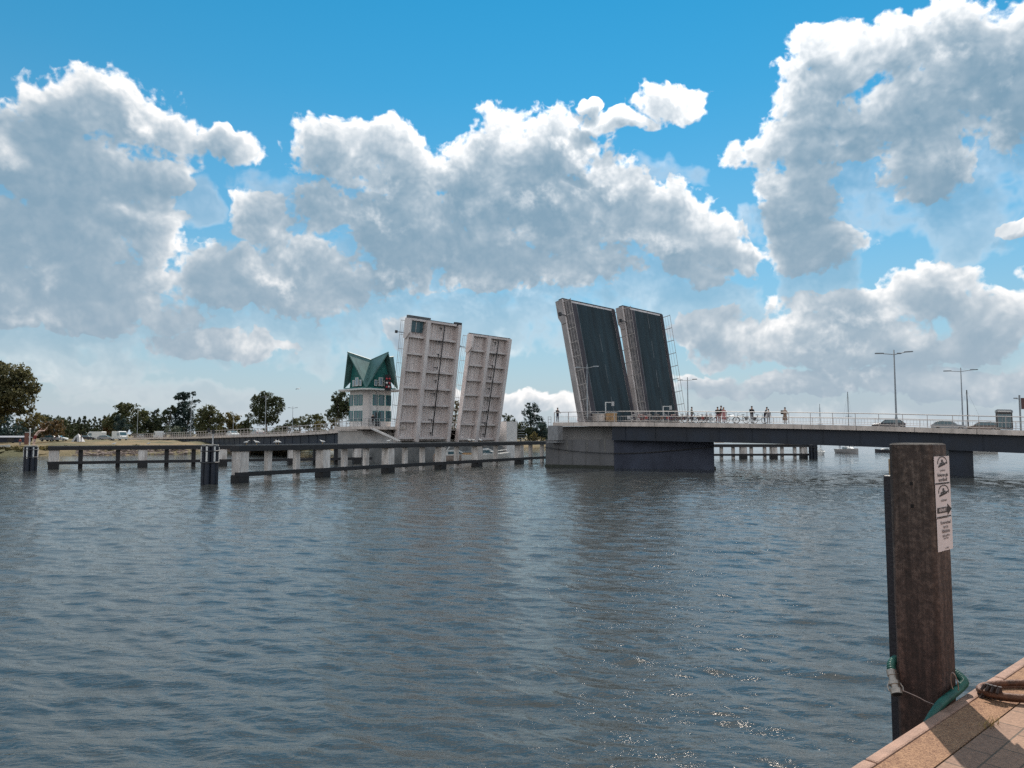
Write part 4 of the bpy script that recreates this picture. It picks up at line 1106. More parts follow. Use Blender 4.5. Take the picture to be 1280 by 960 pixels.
# ================================================================== FENDER WALLS (guide walls)
def fender_wall(label, p0, d, ts_big, ts_small, zb, t0, t1, zlow=.62, small_dark=False):
    d = Vector((d[0], d[1], 0)).normalized(); nrm = Vector((d.y, -d.x, 0))
    p0 = Vector((p0[0], p0[1], 0))
    t = thing('fender_wall', label, 'fender', p0 + d * t0)
    for s in ts_big:
        c = p0 + d * s
        mb = MB(); mb.box(c + ZZ * ((zb - .42 + .55) / 2), .98, .9, zb - .42 - .55, d, nrm)
        pi = mb.build('pile', M['pile_white'], t, bevel=.05)
        mb = MB(); mb.box(c + ZZ * (-.75), 1.06, .98, 2.6, d, nrm); mb.build('wet_base', M['pile_black'], pi, bevel=.05)
    for s in ts_small:
        c = p0 + d * s + nrm * -.25
        mb = MB(); mb.box(c + ZZ * ((zb - .42 - 1.5) / 2), .46, .42, zb - .42 + 1.5, d, nrm)
        mb.build('post', M['beam_dark'] if small_dark else M['pile_white'], t)
    a, b = p0 + d * t0, p0 + d * t1
    mb = MB(); mb.bar(a + ZZ * (zb - .19), b + ZZ * (zb - .19), 1.1, .42); mb.build('top_beam', M['beam_dark'], t)
    mb = MB(); mb.bar(a + ZZ * (zb + .05) + nrm * .2, b + ZZ * (zb + .05) + nrm * .2, .35, .10); mb.build('walkway', M['beam_grey'], t)
    mb = MB(); mb.bar(a + ZZ * zlow + nrm * .3, b + ZZ * zlow + nrm * .3, .4, .34); mb.build('low_beam', M['beam_dark'], t)
    return t
nd = (.49, .873); np0 = (X(302, 59.7), 59.7)
fender_wall('long fender wall of pale piles nearest to us, from the near dolphin to the right pier', np0, nd, [0, 9.3, 18.6, 27.9, 35.6, 46.3], [3.1, 6.3, 12.4, 15.5, 21.7, 24.8, 31.5, 36.8, 40.5, 50, 53.5], 2.86, -.6, 56)
fd = (.878, .475); fp0 = (X(70, 84.5), 84.5)
fender_wall('dark fender wall further back on the left with widely spaced pale piles', fp0, fd, [0, 9.0, 17.9, 26.4, 35], [2.6, 6.4, 11.6, 14.6, 20.6, 23.4, 29.4, 32.2], 2.46, -.6, 37, small_dark=True)
rp0 = (X(897, 121), 121); rd = Vector((X(1012, 123) - X(897, 121), 2, 0))
fender_wall('short fender wall seen under the right span, ending at a dark dolphin', rp0, rd, [4.2, 9.4, 14.6], [.6, 2.6, 5.7, 8.0, 11.0, 13.2], 2.25, -1.5, 15.8)
mb = MB()
for px0, px1 in ((893, 904), (915, 963), (970, 993)):
    a, b = Vector((X(px0, 121.5), 121.5, Zt(551, 121.5))), Vector((X(px1, 121.5), 121.5, Zt(551, 121.5)))
    mb.bar(a, b, .5, .62)
tag(mb.build('timber_bulwark', M['tan']), 'tan timber planks lying along top of the short fender wall under the bridge', 'timber')

# ------------------------------------------------------------------ dolphins
def dolphin(label, px, D, top, n=7, r=.46, white=True):
    c = Vector((X(px, D), D, 0)); z1 = Zt(top, D)
    t = thing('mooring_dolphin', label, 'dolphin', c)
    for k in range(n):
        an = 2 * math.pi * k / n + .25; p = c + Vector((r * math.cos(an), r * math.sin(an), 0)); h = z1 - random.uniform(.0, .12)
        mb = MB(); mb.tube([p - ZZ * 2, p + ZZ * h], .19, 10); pi = mb.build('pile', M['dolphin'], t)
        if white and k % 2 == 0 or white and math.sin(an) < -.8:
            q = p + Vector((math.cos(an), math.sin(an), 0)) * .17
            mb = MB(); mb.box(q + ZZ * (h - .65), .13, .09, 1.15, (-math.sin(an), math.cos(an), 0), (math.cos(an), math.sin(an), 0)); mb.build('white_stripe', M['whitepaint'], pi)
    for z in (z1 * .55, z1 * .85):
        mb = MB(); mb.tube([c + Vector(((r + .2) * math.cos(2 * math.pi * k / 20), (r + .2) * math.sin(2 * math.pi * k / 20), z)) for k in range(20)], .05, 6, closed=True); mb.build('band', M['dark_steel'], t)
    mb = MB(); mb.tube([c + ZZ * (z1 - .06), c + ZZ * (z1 + .06)], r + .16, 14); mb.build('cap', M['concrete'] if white else M['dolphin'], t)
    return c, z1
c1, z1 = dolphin('dark dolphin with white stripes, furthest left, with a swimmer on top', 41, 79, 557.5)
c2, z2 = dolphin('dark dolphin with white stripes standing left of the nearest fender wall', 264, 57.7, 556.5)
dolphin('plain dark dolphin closing the short fender wall under the bridge', 1015, 122, 556.5, white=False, r=.5)
# mast on left dolphin: pole with a small rust-red board
p = c1 + Vector((-.25, .1, z1 + .06))
t = thing('signal_post', 'thin white post with rust coloured board on the leftmost dolphin', 'sign post', p)
h = (557 - 537) / F * 79
mb = MB(); mb.tube([p, p + ZZ * h], .05, 8); mb.build('pole', M['whitepaint'], t)
mb = MB(); mb.box(p + Vector((-.38, .05, h * .42)), .42, .06, h * .72); mb.build('board', mat('rust_board', (.20, .085, .06), .8, noise=.3), t)
mb = MB(); mb.bar(p + Vector((-.55, 0, h * .82)), p + Vector((.1, 0, h * .82)), .05); mb.ball(p + ZZ * (h + .05), .09); mb.build('crossbar', M['whitepaint'], t)
p = c2 + Vector((.2, 0, z2 + .06))
t = thing('signal_post', 'grey post with two dark lanterns on the dolphin by the nearest fender', 'sign post', p)
h = (556 - 540) / F * 57.7
mb = MB(); mb.tube([p, p + ZZ * h], .06, 8); mb.build('pole', M['galv'], t)
for dx, dz in ((-.36, h + .12), (.02, h)):
    mb = MB(); mb.tube([p + Vector((dx, 0, dz - .16)), p + Vector((dx, 0, dz + .16))], [.12, .10], 10); mb.build('lantern', M['black'], t)
mb = MB(); mb.bar(p + Vector((-.36, 0, h - .1)), p + Vector((.02, 0, h - .1)), .05); mb.build('arm', M['galv'], t)

# ================================================================== STREET LAMPS
def lamp(label, px, top, E, across, arms=((-1.6, .0), (1.6, .25)), D=None, w=1.0, rot=0.0, m_='lampgrey'):
    if E is not None: p, d = on_span(E, px, across)
    else: p, d = Vector((X(px, D), D, 2.4)), Vector((1, 0, 0))
    h = Zt(top, p.y) - p.z
    t = thing('street_lamp', label, 'street lamp', p, 'double-armed street lamps on the bridge')
    mb = MB(); mb.tube([p, p + ZZ * .9, p + ZZ * (.95), p + ZZ * h], [.11 * w, .11 * w, .08 * w, .05 * w], 10); mb.build('pole', M[m_], t, smooth=True)
    a = Vector((math.cos(rot), math.sin(rot), 0))
    for k, (dx, dz) in enumerate(arms):
        s = 1 if dx > 0 else -1
        q0_ = p + ZZ * (h - .45); q1_ = p + a * dx * .62 + ZZ * (h - .35 + dz); q2_ = p + a * dx + ZZ * (h - .35 + dz * 1.3)
        mb = MB(); mb.tube([q0_, q1_], .035 * w, 6); ar = mb.build('arm', M[m_], t)
        mb = MB(); c = (q1_ + q2_) / 2; dd = (q2_ - q1_).normalized()
        sd_ = dd.cross(ZZ).normalized(); up_ = sd_.cross(dd)
        L2 = (q2_ - q1_).length / 2 + .08
        mb.loft([[c + dd * l_ + sd_ * wv_ * x_ + up_ * z_ for x_, z_ in ((-1, -.02), (1, -.02), (.7, .08), (-.7, .08))] for l_, wv_ in ((-L2, .06), (-L2 * .5, .15), (L2 * .7, .15), (L2, .09))])
        mb.build('lamp_head', M['galv'] if m_ == 'galv' else mat('lamp_head', (.16, .17, .18), .4, noise=.1), ar)
lamp('tallest street lamp, on the right span above the mooring post, with three heads', 1120, 437, RE, 1.0, ((-1.75, -.02), (1.75, .12), (.62, -.02)), w=1.15)
lamp('street lamp on far side of the right span, right of the tallest lamp', 1203, 459.5, RE, 20.5, ((-1.9, -.05), (1.9, .08)))
lamp('pale street lamp standing in front of the nearer dark asphalt leaf', 734, 455, RE, .8, ((-1.3, -.05), (1.3, .05)), m_='galv')
lamp('thin street lamp right of the further asphalt leaf, against the sky', 860, 471.5, RE, 20.5, ((-1.2, -.05), (1.2, .04)))
lamp('street lamp on left span in front of the tall ragged tree', 239, 503, LE, 1.0, ((-.9, -.2), (.9, -.2)))
lamp('street lamp on left span in front of the big round lone tree', 332, 494, LE, 1.0, ((-.6, .0), (.6, .0)))
lamp('small street lamp on left span between round tree and control tower', 366, 508, LE, 18, ((-1.1, .0), (1.1, .0)))
lamp('small street lamp on left span before the olive coloured trees', 292, 516, LE, 18, ((-.9, .0), (.9, .0)))
lamp('leftmost street lamp, where the left span reaches the bank', 172.5, 510, LE, 1.0, ((-1.0, .0), (1.0, .0)))

# pole with dark lettered board at the right margin
p, d = on_span(RE, 1275, 1.2)
t = thing('sign_post', 'grey pole with dark lettered board and little lamp arm at right margin', 'sign', p)
h = Zt(494, p.y) - p.z
mb = MB(); mb.tube([p, p + ZZ * h], .075, 8); mb.build('pole', M['lampgrey'], t)
mb = MB(); mb.bar(p + ZZ * (h - .35), p + ZZ * (h - .3) - Vector((.42, 0, 0)), .05); mb.box(p + ZZ * (h - .28) - Vector((.36, 0, 0)), .3, .12, .09); mb.build('lamp_arm', M['lampgrey'], t)
bx0 = p + Vector((.14, -.03, 0)); zc2 = Zt(504.5, p.y)
mb = MB(); mb.box(Vector((bx0.x + .75, p.y, zc2)), 1.5, .07, 14 / F * p.y); bd = mb.build('board', mat('brown_board', (.11, .05, .05), .6, noise=.2), t)
me = text_mesh('EIS', .86); me.transform(Matrix.Translation((bx0.x + .84 - p.x, -.045, zc2 - p.z)) @ Matrix.Rotation(math.pi / 2, 4, 'X')); me.materials.clear(); me.materials.append(M['whitepaint'])
o = bpy.data.objects.new('lettering', me); COL.objects.link(o); o.parent = bd

# ================================================================== VEHICLES
def car(label, p, d, color, kind='car', name='parked_car', cat='car', group=None, sc=1.0):
    an = math.atan2(d.y, d.x)
    t = thing(name, label, cat, p, group, rotz=an)
    if kind == 'car': Lc, Wc, prof, win = 4.2, 1.75, [(-2.1, .35), (-2.1, .85), (-1.95, 1.0), (-1.5, 1.38), (-.9, 1.47), (.25, 1.45), (.95, .98), (1.95, .80), (2.1, .6), (2.1, .35)], [(-1.72, 1.0), (-1.4, 1.34), (-.85, 1.40), (.2, 1.38), (.78, .98)]
    else: Lc, Wc, prof, win = 5.6, 2.0, [(-2.8, .4), (-2.8, 2.4), (-2.7, 2.55), (1.4, 2.55), (1.75, 2.35), (2.35, 1.35), (2.8, 1.1), (2.8, .4)], [(.6, 1.35), (.6, 2.1), (1.45, 2.15), (2.0, 1.4)]
    prof = [(x * sc, z * sc) for x, z in prof]; win = [(x * sc, z * sc) for x, z in win]; Wc *= sc
    mb = MB(); hw = Wc / 2
    def ys(z, s): return s * hw * (1 - .16 * max(0, (z - .9 * sc) / (1.0 * sc)) if kind == 'car' else 1)
    mb.loft([[(x, ys(z, s), z) for x, z in prof] for s in (-1, 1)])
    mb.build('body', color, t, bevel=.04)
    for s in (-1, 1):
        mb = MB(); mb.loft([[(x, ys(z, s) + s * .006, z) for x, z in win], [(x, ys(z, s) + s * .02, z) for x, z in win]]); mb.build('side_window', M['glass'], t)
    zt = win[-2][1]; zb_ = win[-1][1]
    fx = [q for q in prof if q[1] > .9 * sc][-3 if kind == 'car' else -2:]
    a, b = ((.30, 1.43), (.93, 1.0)) if kind == 'car' else ((1.80, 2.28), (2.32, 1.42))
    a = (a[0] * sc, a[1] * sc); b = (b[0] * sc, b[1] * sc)
    mb = MB(); mb.slab([(a[0] + .03, -hw * .78, a[1] + .02), (a[0] + .03, hw * .78, a[1] + .02), (b[0] + .03, hw * .85, b[1] + .02), (b[0] + .03, -hw * .85, b[1] + .02)], (.5, 0, .6), .03); mb.build('windscreen', M['glass'], t)
    for x in (-.62 * Lc / 2 * sc, .64 * Lc / 2 * sc):
        for s in (-1, 1):
            mb = MB(); mb.tube([(x, s * (hw - .2), .32 * sc), (x, s * (hw + .02), .32 * sc)], .32 * sc, 16); w_ = mb.build('wheel', M['tyre'], t)
            mb = MB(); mb.tube([(x, s * (hw + .015), .32 * sc), (x, s * (hw + .035), .32 * sc)], .19 * sc, 12); mb.build('rim', M['galv'], w_)
    for s in (-1, 1):
        mb = MB(); mb.box((prof[-2][0] - .02, s * hw * .72, prof[-2][1] + .05 * sc), .08, .3 * sc, .16 * sc); mb.build('headlight', M['whitepaint'], t)
        mb = MB(); mb.box((prof[1][0], s * hw * .85, .82 * sc), .06, .2 * sc, .2 * sc); mb.build('tail_light', M['redpaint'], t)
    return t
def bridge_car(label, E, px, ac, col, kind='car', name='car', cat='car', flip=1, sc=1.0, group='cars on the bridge'):
    p, d = on_span(E, px, ac); car(label, p - ZZ * .2, d * flip, col, kind, name, cat, group, sc)
cg = carpaint('silver', (.34, .34, .35)); cw_ = carpaint('white', (.75, .75, .74)); cd_ = carpaint('dark', (.05, .05, .06)); cb = carpaint('brown', (.19, .14, .12))
bridge_car('dark grey car on the right span just left of the tallest lamp', RE, 1110, 20.5, cd_, flip=-1, sc=.86)
bridge_car('silver car on the right span between tallest lamp and the dark booth', RE, 1185, 19.5, cg, flip=1, sc=.85)
bridge_car('brown car on the right span just left of the dark booth', RE, 1226, 20.5, cb, flip=-1, sc=.84)
p, d = on_span(RE, 1254.5, 2.0); c2 = cross(d); c2 = c2 if c2.y > 0 else -c2
t = thing('booth', 'dark rounded-top booth standing behind the railing near right margin', 'booth', p)
bm_ = mat('booth_dark', (.045, .042, .042), .45, noise=.2)
mb = MB(); mb.box(p + ZZ * .84, 1.25, 1.0, 1.56, d, c2); mb.build('cabin', bm_, t)
pr = [(-.68, 1.62), (-.66, 1.80), (-.52, 1.88), (.52, 1.88), (.66, 1.80), (.68, 1.62)]
mb = MB(); mb.loft([[p + d * x + c2 * y + ZZ * z for x, z in pr] for y in (-.56, .56)]); mb.build('roof', M['lampgrey'], t)
mb = MB()
mb.box(p + ZZ * 1.72 - c2 * .565, 1.0, .02, .09, d, c2); mb.build('roof_light_strip', M['whitepaint'], t)
mb = MB(); mb.box(p + ZZ * .85 - c2 * .512, 1.05, .02, 1.2, d, c2); mb.build('pane', M['glass'], t)
for x in (-.5, -.17, .17, .5):
    mb = MB(); mb.box(p + d * x + ZZ * .85 - c2 * .535, .05, .02, 1.25, d, c2); mb.build('bar', M['lampgrey'], t)
bridge_car('white van crossing the left span near the bank', LE, 199, 7, cw_, 'van', 'van', 'van', 1, .9, None)
bridge_car('white car at bank end of the left span, by the leftmost lamp', LE, 177, 7, cw_)
bridge_car('white car on the left span right of the dolphin lanterns', LE, 292, 6, cw_, flip=-1)
bridge_car('silver car on the left span below the big round tree', LE, 322, 6, cg)

# ================================================================== BICYCLES
def make_bike(p, d, label, col):
    an = math.atan2(d.y, d.x)
    t = thing('bicycle', label, 'bicycle', p, 'bicycles waiting on the bridge', rotz=an)
    for x in (-.53, .53):
        c = Vector((x, 0, .34))
        mb = MB(); mb.tube([c + Vector((.33 * math.cos(a), 0, .33 * math.sin(a))) for a in [2 * math.pi * k / 22 for k in range(22)]], .026, 6, closed=True); w = mb.build('wheel', M['tyre'], t, smooth=True, fix=False)
        mb = MB()
        for k in range(6):
            a = math.pi * k / 6; v = Vector((math.cos(a), 0, math.sin(a))) * .31; mb.bar(c - v, c + v, .007, up=(0, 1, 0))
        mb.tube([c - Vector((0, .05, 0)), c + Vector((0, .05, 0))], .03, 8); mb.build('spokes', M['galv'], w)
    pt = dict(bb=(-.08, 0, .30), st=(-.20, 0, .82), hd=(.34, 0, .84), hb=(.38, 0, .66), ra=(-.53, 0, .34), fa=(.53, 0, .34))
    mb = MB()
    for a, b in (('bb', 'st'), ('st', 'hd'), ('bb', 'hb'), ('hd', 'hb'), ('bb', 'ra'), ('st', 'ra'), ('hb', 'fa')): mb.tube([pt[a], pt[b]], .022, 6)
    mb.build('frame', col, t)
    mb = MB(); mb.loft([[(-.36, -.09, .92), (-.36, .09, .92), (-.36, .09, .97), (-.36, -.09, .97)], [(-.06, -.03, .92), (-.06, .03, .92), (-.06, .03, .96), (-.06, -.03, .96)]]); mb.bar((-.2, 0, .8), (-.22, 0, .93), .03); mb.build('saddle', M['black'], t)
    mb = MB(); mb.tube([(.34, 0, .82), (.31, 0, 1.02)], .018, 6); mb.tube([(.16, -.3, 1.05), (.32, -.14, 1.05), (.32, .14, 1.05), (.16, .3, 1.05)], .016, 6); mb.build('handlebar', M['galv'], t)
    mb = MB(); mb.bar((-.3, 0, .72), (-.78, 0, .72), .13, .03); mb.bar((-.72, 0, .72), (-.55, 0, .36), .02); mb.build('rack', M['galv'], t)
    mb = MB(); mb.box((-.54, .11, .55), .32, .13, .32); mb.box((-.54, -.11, .55), .32, .13, .32); mb.build('pannier', col, t)
    return t
BK = dict(red=mat('bike_red', (.30, .05, .045), .45), dark=mat('bike_dark', (.04, .04, .05), .45), silver=mat('bike_silver', (.40, .40, .42), .4, metal=.5), brown=mat('bike_brown', (.16, .09, .07), .5), blue=mat('bike_blue', (.05, .10, .22), .45))
bikes = [(802, 1.0, 'red', 'red bicycle leaning at left end of the row on the bridge'), (812, 1.5, 'dark', 'black bicycle beside the red one at left end of the row'), (822, 1.0, 'brown', 'brown bicycle below the further asphalt leaf, left of the blue one'),
         (832, 1.4, 'blue', 'blue bicycle below right edge of the further asphalt leaf'), (850, 1.0, 'dark', 'black bicycle left of the thin lamp on the bridge'), (861, 1.4, 'red', 'red bicycle in front of the person by the thin lamp'),
         (870, 1.0, 'dark', 'black bicycle just right of the person by the thin lamp'), (880, 1.4, 'brown', 'brown bicycle in middle of the gap between lamp person and the couple'), (890, 1.0, 'dark', 'black bicycle touching the couple dressed in pink'),
         (914, 1.1, 'silver', 'silver bicycle just right of the woman in the pink dress'), (926, 1.1, 'dark', 'black bicycle left of the man in the striped shirt'), (949, 1.2, 'dark', 'black bicycle held by the person right of the striped shirt man'),
         (792, 1.3, 'silver', 'silver bicycle at the very left end of the row'), (841, 1.0, 'red', 'red bicycle between the blue one and the thin lamp'), (855, 1.9, 'brown', 'brown bicycle directly left of the person by the thin lamp'), (875, 1.9, 'silver', 'silver bicycle among dark ones right of the person by the thin lamp'), (885, 1.0, 'red', 'red bicycle second from the couple in pink')]
proto = {}
for px, ac, col, lab in bikes:
    p, d = on_span(RE, px, ac); p = p + ZZ * .005
    an = math.atan2(d.y, d.x) + random.uniform(-.25, .25) + (math.pi if random.random() < .5 else 0)
    if col not in proto:
        proto[col] = make_bike(p, Vector((math.cos(an), math.sin(an), 0)), lab, BK[col])
    else:
        c = copy_tree(proto[col]); c.location = p; c.rotation_euler = (0, 0, an); c['label'] = lab

# ================================================================== PEOPLE
def skin_mesh(joints, edges, radii, sub=1):
    me = bpy.data.meshes.new('b'); me.from_pydata(joints, edges, []); o = bpy.data.objects.new('b', me); COL.objects.link(o)
    m = o.modifiers.new('s', 'SKIN'); 
    if not me.skin_vertices: 
        bm = bmesh.new(); bm.from_mesh(me); bm.verts.layers.skin.verify(); bm.to_mesh(me); bm.free()
    for i, sv in enumerate(me.skin_vertices[0].data): sv.radius = (radii[i], radii[i]); sv.use_root = (i == 0)
    m.use_smooth_shade = True
    s2 = o.modifiers.new('u', 'SUBSURF'); s2.levels = sub; s2.render_levels = sub
    dg = bpy.context.evaluated_depsgraph_get(); out = bpy.data.meshes.new_from_object(o.evaluated_get(dg))
    bpy.data.objects.remove(o); return out
def person(label, p, face, h, top, legs, hair=None, arms='down', dress=False, lean=0.0, wide=1.0, sleeves=.55, pose=None, group=None, skin='skin'):
    t = thing('person', label, 'person', p, group, rotz=face)      # local +y is the way they look
    k = h / 1.75
    def J(x, y, z): return (x * k * wide, (y + lean * max(0, z - .9)) * k, z * k)
    j = [J(0, 0, .95), J(0, .0, 1.18), J(0, .0, 1.40), J(0, .01, 1.50), J(0, .03, 1.57), J(0, .04, 1.68)]
    r = [.15, .135, .15, .065, .085, .095]
    e = [(0, 1), (1, 2), (2, 3), (3, 4), (4, 5)]
    for s in (-1, 1):
        b = len(j)
        j += [J(s * .10, 0, .88), J(s * .105, .02, .50), J(s * .11, -.01, .09), J(s * .115, .12, .045)]; r += [.095, .065, .045, .04]
        e += [(0, b), (b, b + 1), (b + 1, b + 2), (b + 2, b + 3)]
        b = len(j)
        if arms == 'down': a = [J(s * .19, 0, 1.42), J(s * .24, -.02, 1.14), J(s * .25, .06, .90), J(s * .24, .09, .80)]
        elif arms == 'rail': a = [J(s * .19, 0, 1.42), J(s * .26, .08, 1.18), J(s * .20, .30, 1.12), J(s * .19, .38, 1.11)]
        elif arms == 'up': a = [J(s * .18, .02, 1.42), J(s * .26, .16, 1.26), J(s * .10, .24, 1.46), J(s * .08, .24, 1.53)]
        else: a = [J(s * .19, 0, 1.42), J(s * .28, .04, 1.2), J(s * .16, .22, 1.05), J(s * .1, .27, 1.04)]
        j += a; r += [.062, .047, .036, .04]; e += [(2, b), (b, b + 1), (b + 1, b + 2), (b + 2, b + 3)]
    if pose: j, e, r = pose(k)
    r = [x * k * wide if i < 3 else x * k for i, x in enumerate(r)]
    me = skin_mesh(j, e, r)
    ms = [M[skin], top, legs, M['black']]
    me.materials.clear()
    for m_ in ms: me.materials.append(m_)
    if not pose:
        for f in me.polygons:
            c = f.center; z = c.z / k
            ax = abs(c.x) / (k * wide)
            if z < .10: f.material_index = 3
            elif z < .98 and ax < .20: f.material_index = 2
            elif z < 1.47 and (ax < .21 or z > 1.47 - sleeves * .62): f.material_index = 1
    else:
        for f in me.polygons:
            if pose.__name__ == 'diver' and .62 < f.center.z / k < .98 and f.center.x < .35: f.material_index = 2
    o = bpy.data.objects.new('body', me); COL.objects.link(o); o.parent = t
    hd = Vector(j[5])
    mb = MB(); mb.ball(hd + Vector((0, -.022 * k, .035 * k)), .098 * k, .10 * k, .085 * k); mb.build('hair', hair or M['hair'], t, smooth=True)
    if dress:
        mb = MB(); n = 12; rings = []
        for z, rr in ((.42, .27), (.7, .22), (.95, .165), (1.05, .15)):
            rings.append([(rr * k * wide * math.cos(2 * math.pi * q / n), rr * .8 * k * math.sin(2 * math.pi * q / n) + lean * max(0, z - .9) * k, z * k) for q in range(n)])
        mb.loft(rings); mb.build('skirt', top, t, smooth=True)
    return t
C = dict(black=cloth('black', (.02, .02, .025)), navy=cloth('navy', (.03, .04, .08)), pink=cloth('pink', (.50, .22, .23)), dusty=cloth('dusty_pink', (.34, .17, .17)), grey=cloth('grey', (.22, .22, .24)),
         jeans=cloth('jeans', (.12, .14, .20)), white=cloth('white', (.65, .63, .62)), tan=cloth('tan', (.28, .20, .16)), green=cloth('green', (.08, .11, .09)), red=cloth('red', (.30, .06, .05)))
def bp(px, ac): 
    p, d = on_span(RE, px, ac); return p + ZZ * .01
CAMD = lambda p: math.atan2(-p.x, p.y) + math.pi     # rotz so that +y looks at the camera
def addp(label, px, ac, h, top, legs, turn=0, **k):
    p = bp(px, ac); return person(label, p, math.atan2(p.x, -p.y) + turn if False else (math.pi - math.atan2(p.x, p.y) * -1) + turn, h, C[top], C[legs], group='people waiting on the bridge', **k)
addp('person in black standing alone at channel end of the right span', 693, .9, 1.74, 'black', 'navy', .5, arms='rail')
addp('person in dark green by the thin lamp, behind the row of bicycles', 864.5, 2.6, 1.75, 'green', 'black', .8, arms='front')
addp('person in black top and dusty pink trousers, left of the couple', 897, .9, 1.70, 'black', 'dusty', -.6, arms='front')
addp('tall person in black bending the head, behind the couple in pink', 900, 1.9, 1.86, 'black', 'dusty', .9, lean=.12, arms='up')
addp('woman in long pink dress, right one of the couple', 904.6, .9, 1.66, 'pink', 'pink', -.9, dress=True, hair=M['hair_red'])
m_ = addp('man in black shirt with white chest stripe and grey trousers', 939.6, .9, 1.80, 'black', 'grey', .1, arms='front', wide=1.12)
mb = MB(); k = 1.8 / 1.75
mb.loft([[(.205 * math.cos(2 * math.pi * q / 14), .175 * math.sin(2 * math.pi * q / 14) + .0, z) for q in range(14)] for z in (1.20, 1.27)]); mb.build('chest_stripe', C['white'], m_, smooth=True)
addp('person in black leaning over beside the held bicycle', 955.5, 1.0, 1.72, 'black', 'navy', 1.0, lean=.3, arms='front')
addp('shorter person in grey standing right behind the leaning cyclist', 960.3, .9, 1.52, 'grey', 'grey', -.4, arms='down', wide=1.1)
m_ = addp('broad person in tan coat standing alone right of the others', 981, .9, 1.70, 'tan', 'tan', .15, dress=True, wide=1.25, arms='front')
mb = MB(); mb.loft([[(x * .26, y, z) for x, y in ((-1, -.34), (1, -.34), (1, -.16), (-1, -.16))] for z in (1.02, 1.42)]); mb.build('backpack', C['black'], m_, bevel=.04)
p = TP(HS - .55, BS - .35, zf); person('person in black at railing of the control tower balcony', p + ZZ * .01, math.pi + .4, 1.72, C['black'], C['black'], arms='rail')
# swimmer leaning off the left dolphin with arms stretched out
def diver(k):
    j = [(.06, 0, .92), (.16, 0, 1.16), (.36, 0, 1.40), (.46, 0, 1.47), (.54, .0, 1.52), (.62, 0, 1.56)]
    r = [.15, .135, .155, .065, .085, .095]
    e = [(0, 1), (1, 2), (2, 3), (3, 4), (4, 5)]
    for s in (-1, 1):
        b = len(j); j += [(.03, s * .1, .86), (-.04, s * .1, .48), (-.12, s * .1, .08), (.02, s * .11, .045)]; r += [.10, .072, .048, .04]; e += [(0, b), (b, b + 1), (b + 1, b + 2), (b + 2, b + 3)]
        b = len(j); dz = .34 if s > 0 else -.02
        j += [(.44, s * .19, 1.42), (.72, s * .22, 1.45 + dz * .1), (.98, s * .2, 1.46 + dz * .55), (1.06, s * .2, 1.49 + dz)]; r += [.064, .05, .04, .042]; e += [(2, b), (b, b + 1), (b + 1, b + 2), (b + 2, b + 3)]
    return [(x * k, y * k, z * k) for x, y, z in j], e, r
p = c1 + Vector((.42, -.1, z1 + .06))
person('bare-chested swimmer leaning forward off the dolphin with outstretched arms', p, 0, 1.86, C['red'], C['red'], hair=M['hair_red'], pose=diver, skin='skin_pale')

# ================================================================== BOATS
def hull(mb, L_, B_, H_, n=9, draft=.25, sheer=.25):
    rings = []
    for i in range(n):
        u = i / (n - 1); x = -L_ / 2 + L_ * u
        w = B_ / 2 * (.82 + .18 * min(1, u * 4)) * (1 - max(0, (u - .45) / .55) ** 2.2) + .02
        hh = H_ + sheer * max(0, u - .3) ** 1.5
        fw = .75 - .3 * max(0, u - .5)
        rings.append([(x, -w, hh), (x, -w * (fw + .12), hh * .35), (x, -w * fw * .8, -draft), (x, w * fw * .8, -draft), (x, w * (fw + .12), hh * .35), (x, w, hh)])
    mb.loft(rings)
def motor_yacht(label, loc, rz, L_, col):
    t = thing('motor_yacht', label, 'boat', loc, None, rotz=rz)
    s = L_ / 8
    mb = MB(); hull(mb, L_, 2.8 * s, 1.15 * s, sheer=.5); mb.build('hull', col, t, smooth=False)
    mb = MB(); mb.loft([[(x, y * w * s, z) for y, z in ((-1, 1.1 * s), (1, 1.1 * s), (.82, zt * s), (-.82, zt * s))] for x, w, zt in ((-2.2 * s, 1.05, 1.95), (.2 * s, 1.05, 2.1), (1.6 * s, .85, 1.45), (2.9 * s, .5, 1.2))]); mb.build('cabin', M['whitepaint'], t)
    for sg in (-1, 1):
        mb = MB(); mb.slab([(-1.9 * s, sg * 1.03 * s, 1.35 * s), (.9 * s, sg * 1.0 * s, 1.35 * s), (.2 * s, sg * .95 * s, 1.85 * s), (-1.9 * s, sg * .96 * s, 1.8 * s)], (0, sg, .2), -.03); mb.build('side_window', M['glass'], t)
    mb = MB(); mb.slab([(.25 * s, -.8 * s, 2.08 * s), (.25 * s, .8 * s, 2.08 * s), (1.5 * s, .7 * s, 1.5 * s), (1.5 * s, -.7 * s, 1.5 * s)], (.4, 0, .9), -.03); mb.build('windscreen', M['glass'], t)
    mb = MB(); mb.bar((-2.2 * s, -1.1 * s, 1.9 * s), (-1.5 * s, -1.1 * s, 2.9 * s), .12); mb.bar((-2.2 * s, 1.1 * s, 1.9 * s), (-1.5 * s, 1.1 * s, 2.9 * s), .12); mb.bar((-1.5 * s, -1.15 * s, 2.9 * s), (-1.5 * s, 1.15 * s, 2.9 * s), .14); mb.build('radar_arch', M['whitepaint'], t)
    mb = MB(); mb.tube([(0 * s, -1.2 * s, 1.5 * s), (2.0 * s, -.9 * s, 1.75 * s), (3.7 * s, 0, 1.95 * s), (2.0 * s, .9 * s, 1.75 * s), (0 * s, 1.2 * s, 1.5 * s)], .025, 5); mb.build('bow_rail', M['galv'], t)
    mb = MB(); mb.box((-3.2 * s, 0, 1.25 * s), 1.2 * s, 1.9 * s, .3 * s); mb.build('cockpit_seat', M['tan'], t)
    return t
yb = G(608, 577)
